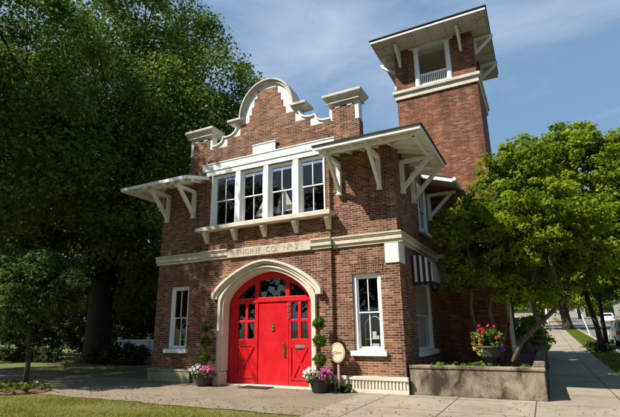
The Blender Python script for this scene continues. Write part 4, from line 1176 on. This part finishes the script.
post((7.0,36,float(gz(7,36))-.05),(6.55,36,2.75),.055,M['fence'],'pale leaning sign pole on the verge before the road')
z = float(gz(3.9,60)); post((3.95,60,z-.05),(3.9,60,z+2.6),.14,M['fence'],'white upright post beside the far pavement')
def house(x0,x1,y0,y1,h,rh,label):
    z = float(gz(min(x0,20),min(y0,200)))
    o = empty('street_house', ((x0+x1)/2,y0,z), label, 'house', 'houses far along the street')
    b = MB(); b.box(x0,x1,y0,y1,z-.3,z+h); b.build('wall', M['house'], o)
    m = (x0+x1)/2
    b = MB(); b.add([(x0-.4,y0-.4,z+h),(x1+.4,y0-.4,z+h),(x1+.4,y1+.4,z+h),(x0-.4,y1+.4,z+h),(m,y0-.4,z+h+rh),(m,y1+.4,z+h+rh)], [(0,1,4),(1,2,5,4),(2,3,5),(3,0,4,5),(3,2,1,0)]); b.build('roof', M['houseroof'], o)
    for k in range(3):
        wx = x0+(x1-x0)*(k+.5)/3
        b = MB(); b.box(wx-.5,wx+.5,y0-.05,y0-.01,z+1,z+2.4); w = b.build('window', M['white'], o)
        b = MB(); b.box(wx-.4,wx+.4,y0-.07,y0-.051,z+1.1,z+2.3); b.build('pane', M['carglass'], w)
    return o
house(17.5,26,96,108,4,2.8,'pale house with a grey gable across the far street')
house(-1.5,2.4,76,88,3.6,2.4,'cream house behind the pavement trees far down the street')
house(4,15,150,160,4.5,3,'whitish house closing the view at the street end')

# ------------------------------------------------------------------ sun, sky, camera
S = Vector((-.95,-1,1.53)).normalized()
sun = bpy.data.lights.new('sun','SUN'); sun.energy = 5.0; sun.angle = math.radians(.5); sun.color = (1,.94,.84)
so = bpy.data.objects.new('sun', sun); COL.objects.link(so); so.rotation_euler = S.to_track_quat('Z','Y').to_euler(); so.location = S*60
w = bpy.data.worlds.new('World'); scene.world = w; w.use_nodes = True
nt = w.node_tree; bg = nt.nodes['Background']
sky = N(nt,'ShaderNodeTexSky', sky_type='NISHITA'); sky.sun_disc = False
sky.sun_elevation = math.asin(S.z); sky.sun_rotation = math.atan2(S.x,S.y) % (2*PI)
sky.air_density = 1.25; sky.dust_density = .3; sky.ozone_density = 2.2; sky.altitude = 50
tc = N(nt,'ShaderNodeTexCoord')
mp = N(nt,'ShaderNodeMapping'); mp.inputs['Scale'].default_value = (1.0,1.0,3.2); mp.inputs['Rotation'].default_value = (0,.25,.5)
nt.links.new(tc.outputs['Generated'], mp.inputs['Vector'])
cl = noise(nt, 1.7, 7, .58, mp.outputs[0], .35)
base = mixc(nt, .6, sky.outputs[0], (2.1,3.7,5.8))
cf = ramp(nt, cl, [(.46,(.0,.0,.0)),(.78,(.75,.75,.75))])
col = mixc(nt, cf, base, (5.4,6.3,7.6))
nt.links.new(col, bg.inputs['Color']); bg.inputs['Strength'].default_value = .07

cam = bpy.data.cameras.new('camera'); co = bpy.data.objects.new('camera', cam); COL.objects.link(co); scene.camera = co
cam.sensor_width = 36; cam.lens = 441.81*36/620; cam.clip_end = 3000; cam.clip_start = .05
yw, pt, rl = math.radians(27.0167), math.radians(15.3008), math.radians(-.7562)
fwd = Vector((-math.sin(yw)*math.cos(pt), math.cos(yw)*math.cos(pt), math.sin(pt)))
rgt = Vector((math.cos(yw), math.sin(yw), 0)); up = rgt.cross(fwd)
r2 = rgt*math.cos(rl)+up*math.sin(rl); u2 = up*math.cos(rl)-rgt*math.sin(rl)
co.matrix_world = Matrix(((r2.x,u2.x,-fwd.x,3.4578),(r2.y,u2.y,-fwd.y,-12.3385),(r2.z,u2.z,-fwd.z,1.7),(0,0,0,1)))

scene.render.engine = 'CYCLES'
scene.cycles.max_bounces = 8; scene.cycles.transparent_max_bounces = 16
vs = scene.view_settings
vs.view_transform = 'Standard'; vs.look = 'None'; vs.gamma = 1; vs.exposure = .75; vs.use_curve_mapping = False
